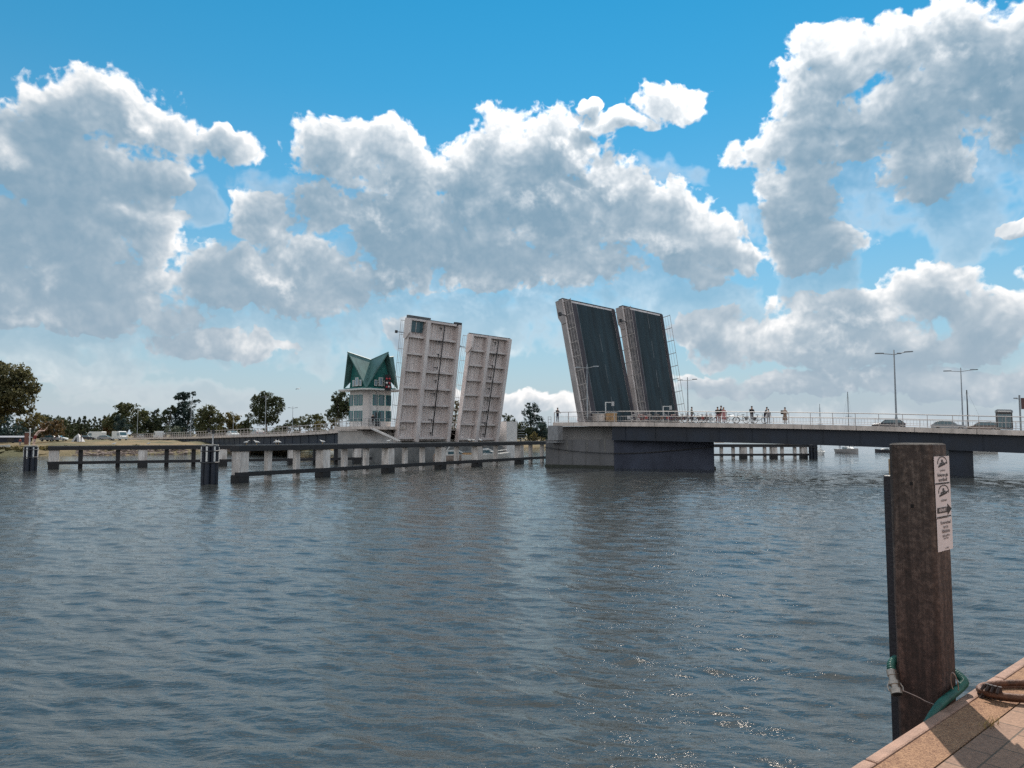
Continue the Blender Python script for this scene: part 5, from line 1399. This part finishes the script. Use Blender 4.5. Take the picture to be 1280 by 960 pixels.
motor_yacht('white motor yacht passing between the piles, right one of the two', Vector((yb.x, yb.y, 0)), R(15), 7.2, M['whitepaint'])
yb = G(570, 577)
motor_yacht('motor yacht with brownish hull behind the piles, left one of the two', Vector((yb.x, yb.y, 0)), R(25), 6.4, mat('yacht_hull', (.42, .34, .30), .4, noise=.15))
def sail_boat(label, px, wl, masttop, L_, rz, hullm, mast=True, crew=True, thick=.07):
    c = G(px, wl); D = c.y
    t = thing('sailing_boat' if mast else 'small_boat', label, 'boat', c, None, rotz=rz)
    s = L_ / 8
    mb = MB(); hull(mb, L_, 2.7 * s, 1.0 * s, sheer=.35); mb.build('hull', hullm, t)
    mb = MB(); mb.loft([[(x, y * w * s, z) for y, z in ((-1, .95 * s), (1, .95 * s), (.8, zt * s), (-.8, zt * s))] for x, w, zt in ((-1.2 * s, .9, 1.55), (.8 * s, .85, 1.5), (1.9 * s, .5, 1.15))]); mb.build('cabin', M['whitepaint'], t)
    for sg in (-1, 1):
        mb = MB(); mb.slab([(-.9 * s, sg * .86 * s, 1.1 * s), (.7 * s, sg * .82 * s, 1.1 * s), (.7 * s, sg * .74 * s, 1.36 * s), (-.9 * s, sg * .78 * s, 1.38 * s)], (0, sg, .3), -.03); mb.build('side_window', M['glass'], t)
    if mast:
        zt = Zt(masttop, D)
        mb = MB(); mb.tube([(.6 * s, 0, 1.0 * s), (.6 * s, 0, zt)], [thick * 1.4, thick], 8); mb.build('mast', M['dark_steel'], t)
        mb = MB(); mb.tube([(.55 * s, 0, 2.0 * s), (-2.8 * s, 0, 2.1 * s)], .12, 8); mb.build('boom', M['whitepaint'], t)
        mb = MB()
        for a in ((3.9 * s, 0, 1.2 * s), (-3.9 * s, 0, 1.0 * s), (.4 * s, 1.2 * s, 1.0 * s), (.4 * s, -1.2 * s, 1.0 * s)): mb.tube([a, (.6 * s, 0, zt - .1)], .012, 4)
        mb.build('rigging', M['galv'], t)
        mb = MB(); mb.bar((.6 * s, -.9 * s, zt * .6), (.6 * s, .9 * s, zt * .6), .06); mb.build('spreader', M['dark_steel'], t)
    else:
        mb = MB(); mb.box((-3.6 * s, 0, 1.1 * s), .4 * s, .5 * s, .9 * s); mb.build('outboard_motor', M['black'], t)
    mb = MB(); mb.tube([(-3.9 * s, -1.0 * s, 1.5 * s), (-2 * s, -1.3 * s, 1.5 * s), (3 * s, -.6 * s, 1.7 * s), (3.9 * s, 0, 1.8 * s), (3 * s, .6 * s, 1.7 * s), (-2 * s, 1.3 * s, 1.5 * s), (-3.9 * s, 1.0 * s, 1.5 * s)], .03, 5); mb.build('guard_rail', M['galv'], t)
    return c, s
bc, bs = sail_boat('grey sailing boat with crew aboard, seen end-on beyond the right span', 1060, 566.5, 490, 7.0, R(-80), mat('boat_grey', (.45, .42, .41), .5, noise=.2), thick=.06)
for i, (dx, dy, col) in enumerate(((-.7, .3, 'black'), (.35, -.4, 'red'), (.8, .6, 'navy'))):
    person(('sailor in black at left side of the end-on grey boat', 'sailor in red amidships on the end-on grey boat', 'sailor in navy at right side of the end-on grey boat')[i], Vector((bc.x + dx, bc.y + dy + 2.0, .85)), math.pi, 1.7, C[col], C['jeans'])
sail_boat('small white sailing boat beyond the short fender wall', 1026, 568, 505, 4.6, R(60), M['whitepaint'], thick=.04)
sail_boat('sailing boat with tall dark mast behind right end of the span', 1216, 566.5, 487.5, 9.0, R(170), M['whitepaint'], thick=.11)
sail_boat('little dark motor boat half hidden behind the mooring post', 1107, 565.5, 0, 4.6, R(175), mat('boat_dark', (.05, .05, .06), .5), mast=False)

# ================================================================== GULLS
def gull_mesh():
    mb = MB()
    prof = [(-.26, .0, .01), (-.16, .015, .05), (-.02, .02, .075), (.1, .045, .075), (.17, .09, .05), (.2, .14, .04), (.235, .165, .038), (.27, .16, .02), (.31, .15, .006)]
    n = 8; rings = [[(x, r * .8 * math.cos(2 * math.pi * q / n), .19 + z + r * math.sin(2 * math.pi * q / n)) for q in range(n)] for x, z, r in prof]
    mb.loft(rings)
    return mb
gull_w = mat('gull_white', (.80, .79, .77), .7); gull_g = mat('gull_grey', (.35, .37, .40), .7); gull_y = mat('gull_bill', (.6, .35, .06), .5)
gproto = None
def gull(label, loc, rz):
    global gproto
    if gproto is None:
        t = thing('seagull', label, 'seagull', loc, 'gulls perched on the fender beams', rotz=rz)
        gull_mesh().build('body', gull_w, t, smooth=True)
        mb = MB()
        for s in (-1, 1): mb.loft([[(x, s * .062 * w, .215 + z), (x, s * .078 * w, .20 + z), (x, s * .07 * w, .17 + z)] for x, w, z in ((.1, .6, .03), (0, 1, .02), (-.14, .8, .0), (-.30, .2, -.01))])
        mb.build('wing', gull_g, t)
        mb = MB(); mb.tube([(.30, 0, .345), (.36, 0, .335)], [.012, .003], 6); mb.build('bill', gull_y, t)
        mb = MB()
        for s in (-1, 1): mb.tube([(.0, s * .03, .15), (.0, s * .03, .0), (.05, s * .03, .004)], .007, 5)
        mb.build('legs', gull_y, t); gproto = t
    else:
        t = copy_tree(gproto); t.location = loc; t.rotation_euler = (0, 0, rz); t['label'] = label
    t.scale = (.95,) * 3
def on_line(p0, d, px, off):
    d = Vector((d[0], d[1], 0)).normalized(); nrm = Vector((d.y, -d.x, 0)); p = Vector((p0[0], p0[1], 0)) + nrm * off
    k = (px - 640) / F; tt = (k * p.y - p.x) / (d.x - k * d.y); return p + d * tt
for px, lab in ((309, 'first gull from left end of the nearest fender wall'), (322, 'second gull from left end of the nearest fender wall'), (346, 'left one of two gulls close together on the nearest fender wall'), (349, 'right one of two gulls close together on the nearest fender wall'), (404, 'gull above the second pale pile of the nearest fender wall'),
                (486, 'gull on the fender wall below the control tower'), (587, 'left one of three gulls below the further white leaf'), (592, 'middle one of three gulls below the further white leaf'), (601, 'right one of three gulls below the further white leaf')):
    q = on_line(np0, nd, px, .2); gull(lab, Vector((q.x, q.y, 2.96)), random.choice((0, math.pi)) + random.uniform(-.7, .7))
for px, lab in ((144, 'left gull on the dark fender wall further back'), (187, 'right gull on the dark fender wall further back')):
    q = on_line(fp0, fd, px, .2); gull(lab, Vector((q.x, q.y, 2.56)), random.uniform(-.7, .7))
fb = W(373, 486, 110)
t = thing('flying_gull', 'gull flying high above the left span', 'seagull', fb, None, rotz=.6)
mb = gull_mesh(); mb.v = [(x, y, z - .2) for x, y, z in mb.v]; mb.build('body', gull_w, t, smooth=True)
for s in (-1, 1):
    mb = MB(); mb.loft([[(.08 - .12 * a, s * .62 * a + s * .03, .02 + .22 * a - .30 * a * a), (-.10 - .14 * a, s * .62 * a + s * .03, .02 + .22 * a - .30 * a * a), (-.02 - .12 * a, s * .62 * a + s * .03, .04 + .22 * a - .30 * a * a)] for a in (0, .35, .7, 1.0)]); mb.build('wing', gull_g, t)

# ================================================================== LAND
shore_pts = [(-900, 60), (-300, 95), (-160, 122), (X(-60, 133), 133), (X(0, 136), 136), (X(80, 139), 139), (X(150, 143), 143), (X(220, 148), 148), (X(290, 158), 158), (X(350, 172), 172), (X(420, 195), 195), (X(500, 216), 216), (X(580, 234), 234), (X(690, 246), 246), (X(745, 275), 275), (X(790, 380), 380), (X(840, 700), 700), (X(880, 1600), 1600)]
sp_ = refine([(x, y, 0) for x, y in shore_pts], 5)
offs = [(-1.5, -.6), (0, -.02), (1.2, .35), (3, .75), (6, 1.15), (10, 1.7), (20, 2.15), (45, 2.45), (110, 2.6), (260, 3.2), (700, 5), (2500, 9)]
mb = MB(); rows = []
rg = random.Random(9)
for x, y, _ in sp_:
    row = []
    for k, (o_, z_) in enumerate(offs):
        dx = -o_ * .28
        jj = .25 * min(1, o_ / 6) if o_ > 0 else 0
        row.append((x + dx + (rg.uniform(-.5, .5) if k in (1, 2, 3) else 0), y + o_ + rg.uniform(-.5, .5) * (k in (1, 2, 3)), z_ + rg.uniform(-jj, jj)))
    rows.append(row)
nv = len(offs); i0 = len(mb.v)
for r_ in rows: mb.v += r_
for i in range(len(rows) - 1):
    for k in range(nv - 1):
        mb.f.append((i0 + i * nv + k, i0 + (i + 1) * nv + k, i0 + (i + 1) * nv + k + 1, i0 + i * nv + k + 1)); mb.m.append(0)
def ground_mat():
    m = bpy.data.materials.new('bank_grass'); m.use_nodes = True
    nt = m.node_tree; N = nt.nodes; L = nt.links; b = N['Principled BSDF']; b.inputs['Roughness'].default_value = .95
    tc = N.new('ShaderNodeTexCoord')
    n1 = N.new('ShaderNodeTexNoise'); n1.inputs['Scale'].default_value = .09; n1.inputs['Detail'].default_value = 8; L.new(tc.outputs['Object'], n1.inputs['Vector'])
    r = N.new('ShaderNodeValToRGB'); e = r.color_ramp.elements; e[0].position = .38; e[0].color = (.075, .072, .03, 1); e[1].position = .62; e[1].color = (.20, .14, .068, 1)
    L.new(n1.outputs['Fac'], r.inputs[0]); L.new(r.outputs[0], b.inputs['Base Color'])
    n2 = N.new('ShaderNodeTexNoise'); n2.inputs['Scale'].default_value = 2.5; n2.inputs['Detail'].default_value = 8; L.new(tc.outputs['Object'], n2.inputs['Vector'])
    bp_ = N.new('ShaderNodeBump'); bp_.inputs['Strength'].default_value = 1; bp_.inputs['Distance'].default_value = .3; L.new(n2.outputs['Fac'], bp_.inputs['Height']); L.new(bp_.outputs[0], b.inputs['Normal'])
    return m
struct('bank', mb, ground_mat(), fix=False)
# low land across the water on the right, below the line of the bridge
mb = MB(); far = []
for i in range(60):
    x = 120 + i * 28; y = 1250 - i * 6; far.append((x, y, 5.5 + 2.5 * math.sin(i * .7) + rg.uniform(-.8, .8)))
for i in range(59):
    a, b = far[i], far[i + 1]
    mb.quad((a[0], a[1] - 15, -.5), (b[0], b[1] - 15, -.5), (b[0], b[1], b[2]), (a[0], a[1], a[2]))
    mb.quad((a[0], a[1], a[2]), (b[0], b[1], b[2]), (b[0], b[1] + 400, b[2] + 1), (a[0], a[1] + 400, a[2] + 1))
struct('hills', mb, mat('far_shore', (.07, .085, .05), .95, noise=.4, nscale=.02), fix=False)
# stone riprap at the waterline
mb = MB()
for i in range(420):
    px = rg.uniform(95, 330); D = np.interp(px, [80, 150, 220, 290, 350], [139, 143, 148, 158, 172])
    u = rg.random(); s = rg.uniform(.25, .6)
    c = Vector((X(px, D) - u * 1.2, D + u * 3.2, .0 + u * .85)); 
    an = rg.uniform(0, 3.1); mb.box(c, s * 1.4, s, s * .8, (math.cos(an), math.sin(an), rg.uniform(-.2, .2)), (-math.sin(an), math.cos(an), 0), (0, rg.uniform(-.3, .3), 1))
tag(mb.build('riprap', M['stone'], bevel=.08), 'reddish stone riprap along the waterline below the grassy bank', 'stones', kind='stuff')

# ================================================================== TREES
def leaf_cloud(lobes, n_per, size, seed, squash=1.0):
    """small leaf clumps through the outer volume of every lobe; lobes are (centre, radii)"""
    g_ = np.random.default_rng(seed); V = []; 
    for (c, (rx, ry, rz)) in lobes:
        n = max(20, int(2.3 * n_per * (rx * rz + rx * ry + ry * rz) / 3))
        d = g_.normal(size=(n, 3)); d /= np.linalg.norm(d, axis=1)[:, None]
        # clumps: bias directions towards a few twig directions so that gaps open between them
        tw = g_.normal(size=(max(10, n // 22), 3)); tw /= np.linalg.norm(tw, axis=1)[:, None]
        pick = tw[g_.integers(0, len(tw), n)]
        d = d * .30 + pick; d /= np.linalg.norm(d, axis=1)[:, None]
        rad = g_.uniform(.12, 1.0, n) ** .5 * (1 + .22 * np.sin(pick[:, 0] * 7 + pick[:, 2] * 5) * g_.uniform(.4, 1, n))
        p = np.array(c) + d * rad[:, None] * np.array([rx, ry, rz])
        nn = d * .6 + g_.normal(size=(n, 3)) * .8; nn /= np.linalg.norm(nn, axis=1)[:, None]
        t1 = np.cross(nn, g_.normal(size=(n, 3))); t1 /= np.linalg.norm(t1, axis=1)[:, None]; t2 = np.cross(nn, t1)
        s = size * g_.uniform(.55, 1.25, n)[:, None]
        q = np.stack([p - t1 * s * .6, p + t2 * s * .35 - t1 * s * .1, p + t1 * s * .6, p - t2 * s * .35 + t1 * s * .1], 1)
        V.append(q.reshape(-1, 3))
    V = np.concatenate(V); n = len(V) // 4
    return V, np.arange(4 * n).reshape(n, 4)
TREE_SEED = [100]
def tree(label, lobes_px, D, base_px, base_y, leafkey, n_per=26, size=.55, name='tree', group=None, cat='tree', trunk=.28, limbs=True, conifer=False):
    TREE_SEED[0] += 1; sd_ = TREE_SEED[0]; rg_ = random.Random(sd_)
    base = W(base_px, base_y, D); 
    t = thing(name, label, cat, base, group)
    lobes = []
    for (x, y, rx, ry) in lobes_px:
        c = W(x, y, D + rg_.uniform(-.35, .35) * rx / F * D); k = D / F
        lobes.append((c, (rx * k, (rx + ry) / 2 * k, ry * k)))
        for q in range(3):                              # smaller clumps breaking the outline
            an = rg_.uniform(-.4, 3.6); f_ = rg_.uniform(.25, .45)
            cc = c + Vector((math.cos(an) * rx * k * .8, rg_.uniform(-.6, .6) * rx * k, math.sin(an) * ry * k * .8))
            lobes.append((cc, (rx * k * f_, rx * k * f_, ry * k * f_)))
    V, Fq = leaf_cloud(lobes, n_per, size, sd_)
    V = V - np.array(base)[None]
    me = bpy.data.meshes.new('crown'); me.from_pydata(V.tolist(), [], Fq.tolist()); me.materials.append(LEAF[leafkey])
    o = bpy.data.objects.new('crown', me); COL.objects.link(o); o.parent = t
    mb = MB(); top = max((l[0].z for l in lobes)); topc = [l[0] for l in lobes if l[0].z == top][0]
    mb.tube([base - ZZ * .4, base.lerp(topc, .3) , base.lerp(topc, .65), topc], [trunk, trunk * .8, trunk * .5, trunk * .15], 8)
    if limbs:
        for i in range(0, len(lobes), 4):
            c = lobes[i][0]; a = base.lerp(topc, .35); mb.tube([a, a.lerp(c, .5) + ZZ * .3, c], [trunk * .45, trunk * .3, trunk * .1], 6)
    mb.build('trunk', M['bark'], t, smooth=True)
    return t
tree('huge spreading tree at left margin, crown reaching out over the bank', [(-45, 485, 40, 30), (-10, 475, 32, 22), (12, 470, 26, 17), (28, 482, 18, 14), (0, 495, 36, 16), (20, 498, 24, 14), (40, 486, 10, 7), (-30, 515, 35, 22), (30, 512, 11, 10), (-12, 462, 18, 10)], 150, -22, 549, 'warm', 48, .5, trunk=.6)
tree('dark tree filling the left margin below the huge crown', [(-20, 530, 26, 20), (2, 530, 14, 18), (-50, 530, 26, 22)], 165, -8, 550, 'blue', 40, .5)
tree('bluish bush between the left margin and the leftmost dolphin', [(18, 540, 16, 11), (8, 545, 14, 8)], 160, 16, 551, 'blue', 40, .45, name='bush', cat='bush')
tree('olive bushy tree behind the swimmer on the dolphin', [(38, 528, 14, 12), (28, 534, 12, 12), (48, 524, 10, 7)], 185, 38, 551, 'olive', 34, .5)
tree('rust coloured bush just right of the swimmer', [(62, 534, 15, 9), (70, 540, 12, 9), (54, 541, 9, 8)], 172, 63, 551, 'rust', 38, .45, name='bush', cat='bush')
tree('low dark tree behind the rust coloured bush', [(64, 527, 14, 8), (52, 525, 9, 6), (78, 532, 9, 8)], 240, 64, 550, 'dark', 26, .65)
cx = 80
for i in range(10):
    top = 521 + [2, 0, 4, 1, -1, 3, 0, 2, -2, 1][i]; w = 5.4
    lab = 'pointed conifer in the dark row behind the tent, ' + ['at the left end', 'second from left', 'third from left', 'fourth from left', 'fifth from left', 'fifth from right', 'fourth from right', 'third from right', 'second from right', 'at the right end'][i]
    tree(lab, [(cx, top + 4, w * .35, 4), (cx, top + 10, w * .7, 5), (cx + .5, top + 17, w, 6), (cx, top + 25, w * 1.25, 7)], 262 + (i % 3) * 5, cx, 551, 'dark', 26, .6, name='conifer', group='row of conifers on the left bank', limbs=False)
    cx += 6.4
tree('broad bushy tree left of the leftmost street lamp', [(150, 516, 12, 10), (164, 513, 12, 9), (144, 528, 12, 13), (160, 528, 14, 13), (176, 522, 9, 9), (155, 508, 9, 5)], 245, 156, 550, 'mid', 30, .65)
tree('dark blue-green tree in front of the broad bushy tree', [(149, 528, 8, 10), (153, 535, 8, 9)], 236, 150, 550, 'blue', 34, .55)
tree('reddish tree at right end of the conifer row', [(134, 530, 6, 10), (138, 538, 7, 9)], 250, 135, 550, 'rust', 30, .55)
tree('small dark tree just right of the leftmost street lamp', [(183, 520, 8, 8), (188, 530, 10, 12), (178, 532, 9, 10), (196, 518, 3, 7)], 252, 185, 549, 'dark', 30, .6)
tree('ragged dark tree left of the tall ragged one', [(208, 520, 8, 8), (203, 530, 10, 12), (214, 514, 7, 7), (198, 540, 10, 9)], 250, 206, 549, 'dark', 28, .6)
tree('tall ragged tree rising behind the second lamp from left', [(230, 500, 11, 8), (226, 496, 9, 5), (238, 493, 6, 4), (232, 512, 12, 10), (224, 524, 14, 14), (246, 502, 5, 3), (236, 530, 12, 14)], 255, 231, 549, 'blue', 30, .6)
tree('round dark tree right of the tall ragged one', [(260, 515, 12, 9), (254, 524, 12, 11), (267, 524, 11, 11), (260, 534, 16, 11)], 248, 260, 548, 'mid', 32, .6)
tree('olive tree behind the small lamp, right of the round dark one', [(286, 523, 12, 7), (280, 531, 11, 10), (295, 530, 9, 8)], 262, 287, 547, 'olive', 30, .6)
tree('low dark tree left of the big round lone tree', [(312, 530, 9, 7), (304, 535, 9, 7), (311, 521, 4, 5)], 262, 310, 547, 'dark', 30, .55)
tree('big round lone tree behind the lamp on the left span', [(332, 500, 14, 10), (322, 506, 12, 11), (344, 503, 10, 8), (333, 515, 18, 11), (350, 509, 7, 8), (326, 524, 14, 8), (338, 526, 11, 6)], 252, 334, 547, 'dark', 38, .55)
tree('pale low shrub behind railing, left of the tall lamp', [(215, 538, 9, 6), (222, 542, 8, 4)], 236, 217, 549, 'pale', 36, .45, name='bush', cat='bush')
tree('low dark tree between the round lone tree and the small lamp', [(362, 529, 7, 6), (354, 536, 9, 6)], 262, 360, 546, 'dark', 32, .5)
tree('middle tree of the low row right of the small lamp', [(374, 526, 8, 6), (372, 533, 10, 7)], 258, 373, 546, 'mid', 32, .5)
tree('wide low tree left of the tree by the tower', [(389, 524, 10, 7), (397, 525, 9, 7), (392, 533, 15, 8)], 255, 391, 546, 'mid', 32, .5)
tree('tall dark tree directly left of the control tower', [(424, 498, 10, 9), (418, 506, 8, 8), (430, 503, 10, 12), (425, 514, 12, 11), (414, 519, 10, 7), (436, 515, 10, 14)], 200, 425, 545, 'dark', 40, .5)
tree('olive bush below the tree left of the tower', [(414, 530, 12, 8), (402, 532, 9, 6)], 195, 410, 545, 'olive', 40, .45, name='bush', cat='bush')
tree('olive brown tree glimpsed in the gap between the white leaves', [(566, 520, 8, 12), (562, 534, 10, 12), (570, 508, 4, 8)], 232, 565, 553, 'olive', 40, .5)
tree('small dark tree right of the further white leaf', [(634, 522, 6, 5), (638, 530, 8, 8), (631, 534, 6, 8)], 268, 636, 553, 'dark', 40, .5)
tree('tall airy tree between the white leaves and the right pier', [(664, 508, 8, 5), (658, 516, 6, 5), (669, 516, 8, 7), (662, 526, 8, 8), (672, 528, 8, 8)], 262, 665, 553, 'blue', 36, .5)
tree('dark green tree under the tall airy one', [(652, 536, 12, 8), (645, 542, 10, 9), (660, 543, 10, 9)], 255, 651, 554, 'dark', 42, .5)
tree('blue-green tree beside the ladder of the right pier', [(676, 538, 10, 9), (684, 542, 9, 11), (670, 545, 9, 8)], 258, 677, 554, 'blue', 42, .5)
tree('olive bush at foot of the trees beside the right pier', [(667, 546, 5, 6), (673, 550, 8, 4)], 251, 668, 555, 'olive', 42, .4, name='bush', cat='bush')
# continuous undergrowth along the back of the bank
lob = []
for i in range(150):
    px = rg.uniform(-140, 440) if i < 120 else rg.uniform(545, 700); D = rg.uniform(275, 300); k = D / F
    lob.append((W(px, rg.uniform(531 if 60 < px < 150 else 536 if 70 < px < 310 else 540, 547), D), (rg.uniform(6, 11) * k, 3, rg.uniform(5, 9) * k)))
V, Fq = leaf_cloud(lob, 30, .8, 77)
me = bpy.data.meshes.new('undergrowth'); me.from_pydata(V.tolist(), [], Fq.tolist()); me.materials.append(LEAF['dark'])
o = bpy.data.objects.new('undergrowth', me); COL.objects.link(o); tag(o, 'dense dark undergrowth running along the back of the bank', 'undergrowth', kind='stuff')
# grass fringe on the bank edge
lob = []
for i in range(220):
    px = rg.uniform(-120, 330); D = np.interp(px, [-120, 0, 150, 220, 290, 350], [128, 136, 143, 148, 158, 172]) + rg.uniform(3, 9); k = D / F
    lob.append((Vector((X(px, D), D, rg.uniform(.9, 1.5))), (rg.uniform(.5, 1.5), .5, rg.uniform(.25, .5))))
V, Fq = leaf_cloud(lob, 90, .3, 78)
me = bpy.data.meshes.new('reeds'); me.from_pydata(V.tolist(), [], Fq.tolist()); me.materials.append(LEAF['olive'])
o = bpy.data.objects.new('reeds', me); COL.objects.link(o); tag(o, 'dry reeds and tall grass along the bank edge', 'reeds', kind='stuff')

# ------------------------------------------------------------------ things on the bank
def gz(D_off): return 2.3
def bank_van(label, px, D, kind, col, rz, sc=1.0):
    car(label, Vector((X(px, D), D, 2.42)), Vector((math.cos(rz), math.sin(rz), 0)), col, kind, 'camper_van' if kind == 'van' else 'parked_car', 'camper van' if kind == 'van' else 'car', 'vehicles parked on the bank', sc)
bank_van('white camper van parked where the left span reaches the bank', 151, 205, 'van', cw_, R(-40))
bank_van('white camper van parked right of the pale tent', 121, 225, 'van', cw_, R(170))
bank_van('grey car parked between the two camper vans', 134, 215, 'car', cg, R(10))
bank_van('dark car parked right of the tent', 110, 212, 'car', cd_, R(20))
bank_van('silver car parked below the rust coloured bush', 64, 172, 'car', cg, R(170))
bank_van('white car parked right of the rust coloured bush', 76, 190, 'car', cw_, R(5), .9)
q = Vector((X(99, 168), 168, 2.38)); t = thing('tent', 'pale pointed tent pitched on the grassy bank', 'tent', q)
mb = MB(); b_ = [(-.95, -1), (.95, -1), (.95, 1.2), (-.95, 1.2)]
mb.loft([[Vector((q.x + x, q.y + y, q.z)) for x, y in b_], [Vector((q.x + x * .55, q.y + y * .5, q.z + 1.1)) for x, y in b_], [Vector((q.x + x * .05, q.y + y * .1, q.z + 1.75)) for x, y in b_]]); mb.build('canvas', cloth('canvas', (.62, .60, .60)), t)
mb = MB(); mb.slab([(q.x - .35, q.y - 1.01, q.z), (q.x + .35, q.y - 1.01, q.z), (q.x + .02, q.y - .6, q.z + 1.1)], (0, -1, .3), -.03); mb.build('doorway', M['dark_steel'], t)
mb = MB(); mb.tube([(q.x, q.y + .02, q.z), (q.x, q.y + .02, q.z + 1.9)], .03, 6); mb.build('tent_pole', M['galv'], t)
q = Vector((X(14, 158), 158, 2.3)); t = thing('boat_shed', 'long low dark blue shed at left margin', 'shed', q)
mb = MB(); mb.box(q + ZZ * .55, 7.0, 3, 1.1); mb.build('wall', mat('shed_wall', (.03, .04, .07), .7, noise=.3), t)
mb = MB(); mb.loft([[(q.x + sx_ * 3.7, q.y + y, q.z + z) for y, z in ((-1.8, 1.08), (0, 1.42), (1.8, 1.08), (1.8, 1.02), (-1.8, 1.02))] for sx_ in (-1, 1)]); mb.build('roof', mat('shed_roof', (.35, .36, .40), .6, noise=.2), t)
mb = MB(); mb.box(q + Vector((1.2, -1.52, .5)), 1.4, .05, .9); mb.build('door', M['dark_steel'], t)
q = Vector((X(5, 141), 141, 1.55)); t = thing('rowing_boat', 'small white rowing boat lying on the grass at left margin', 'boat', q, None, rotz=.1)
mb = MB(); hull(mb, 2.8, 1.2, .4, draft=0, sheer=.15); mb.build('hull', M['whitepaint'], t)
mb = MB(); 
for x in (-.7, .2): mb.box((x, 0, .42), .25, .95, .05)
mb.build('thwart', M['tan'], t)
for px, lab, tp, an in ((27, 'person in red sitting by the water left of the dolphin', 'red', .3), (103, 'person in grey standing beside the tent', 'grey', 2.5)):
    D = 143 if px < 50 else 166
    person(lab, Vector((X(px, D), D, 1.75 if px < 50 else 2.36)), an, 1.45 if px < 50 else 1.7, C[tp], C['jeans'])

for o in LOCALS:
    if '_local' in o: del o['_local']
for o in list(COL.objects):
    if '_local' in o: del o['_local']

# ================================================================== RENDER SETTINGS
SC.view_settings.view_transform = 'Standard'; SC.view_settings.look = 'None'; SC.view_settings.gamma = 1.0
SC.view_settings.use_curve_mapping = False; SC.view_settings.exposure = EXPOSURE
SC.render.engine = 'CYCLES'
SC.cycles.max_bounces = 6; SC.cycles.diffuse_bounces = 2; SC.cycles.glossy_bounces = 3; SC.cycles.transmission_bounces = 2
SC.cycles.caustics_reflective = False; SC.cycles.caustics_refractive = False
SC.cycles.sample_clamp_indirect = 4.0; SC.cycles.sample_clamp_direct = 4.0
SC.cycles.use_denoising = False; SC.cycles.denoiser = 'OPENIMAGEDENOISE'; SC.cycles.denoising_input_passes = 'RGB_ALBEDO_NORMAL'; SC.cycles.denoising_prefilter = 'ACCURATE'
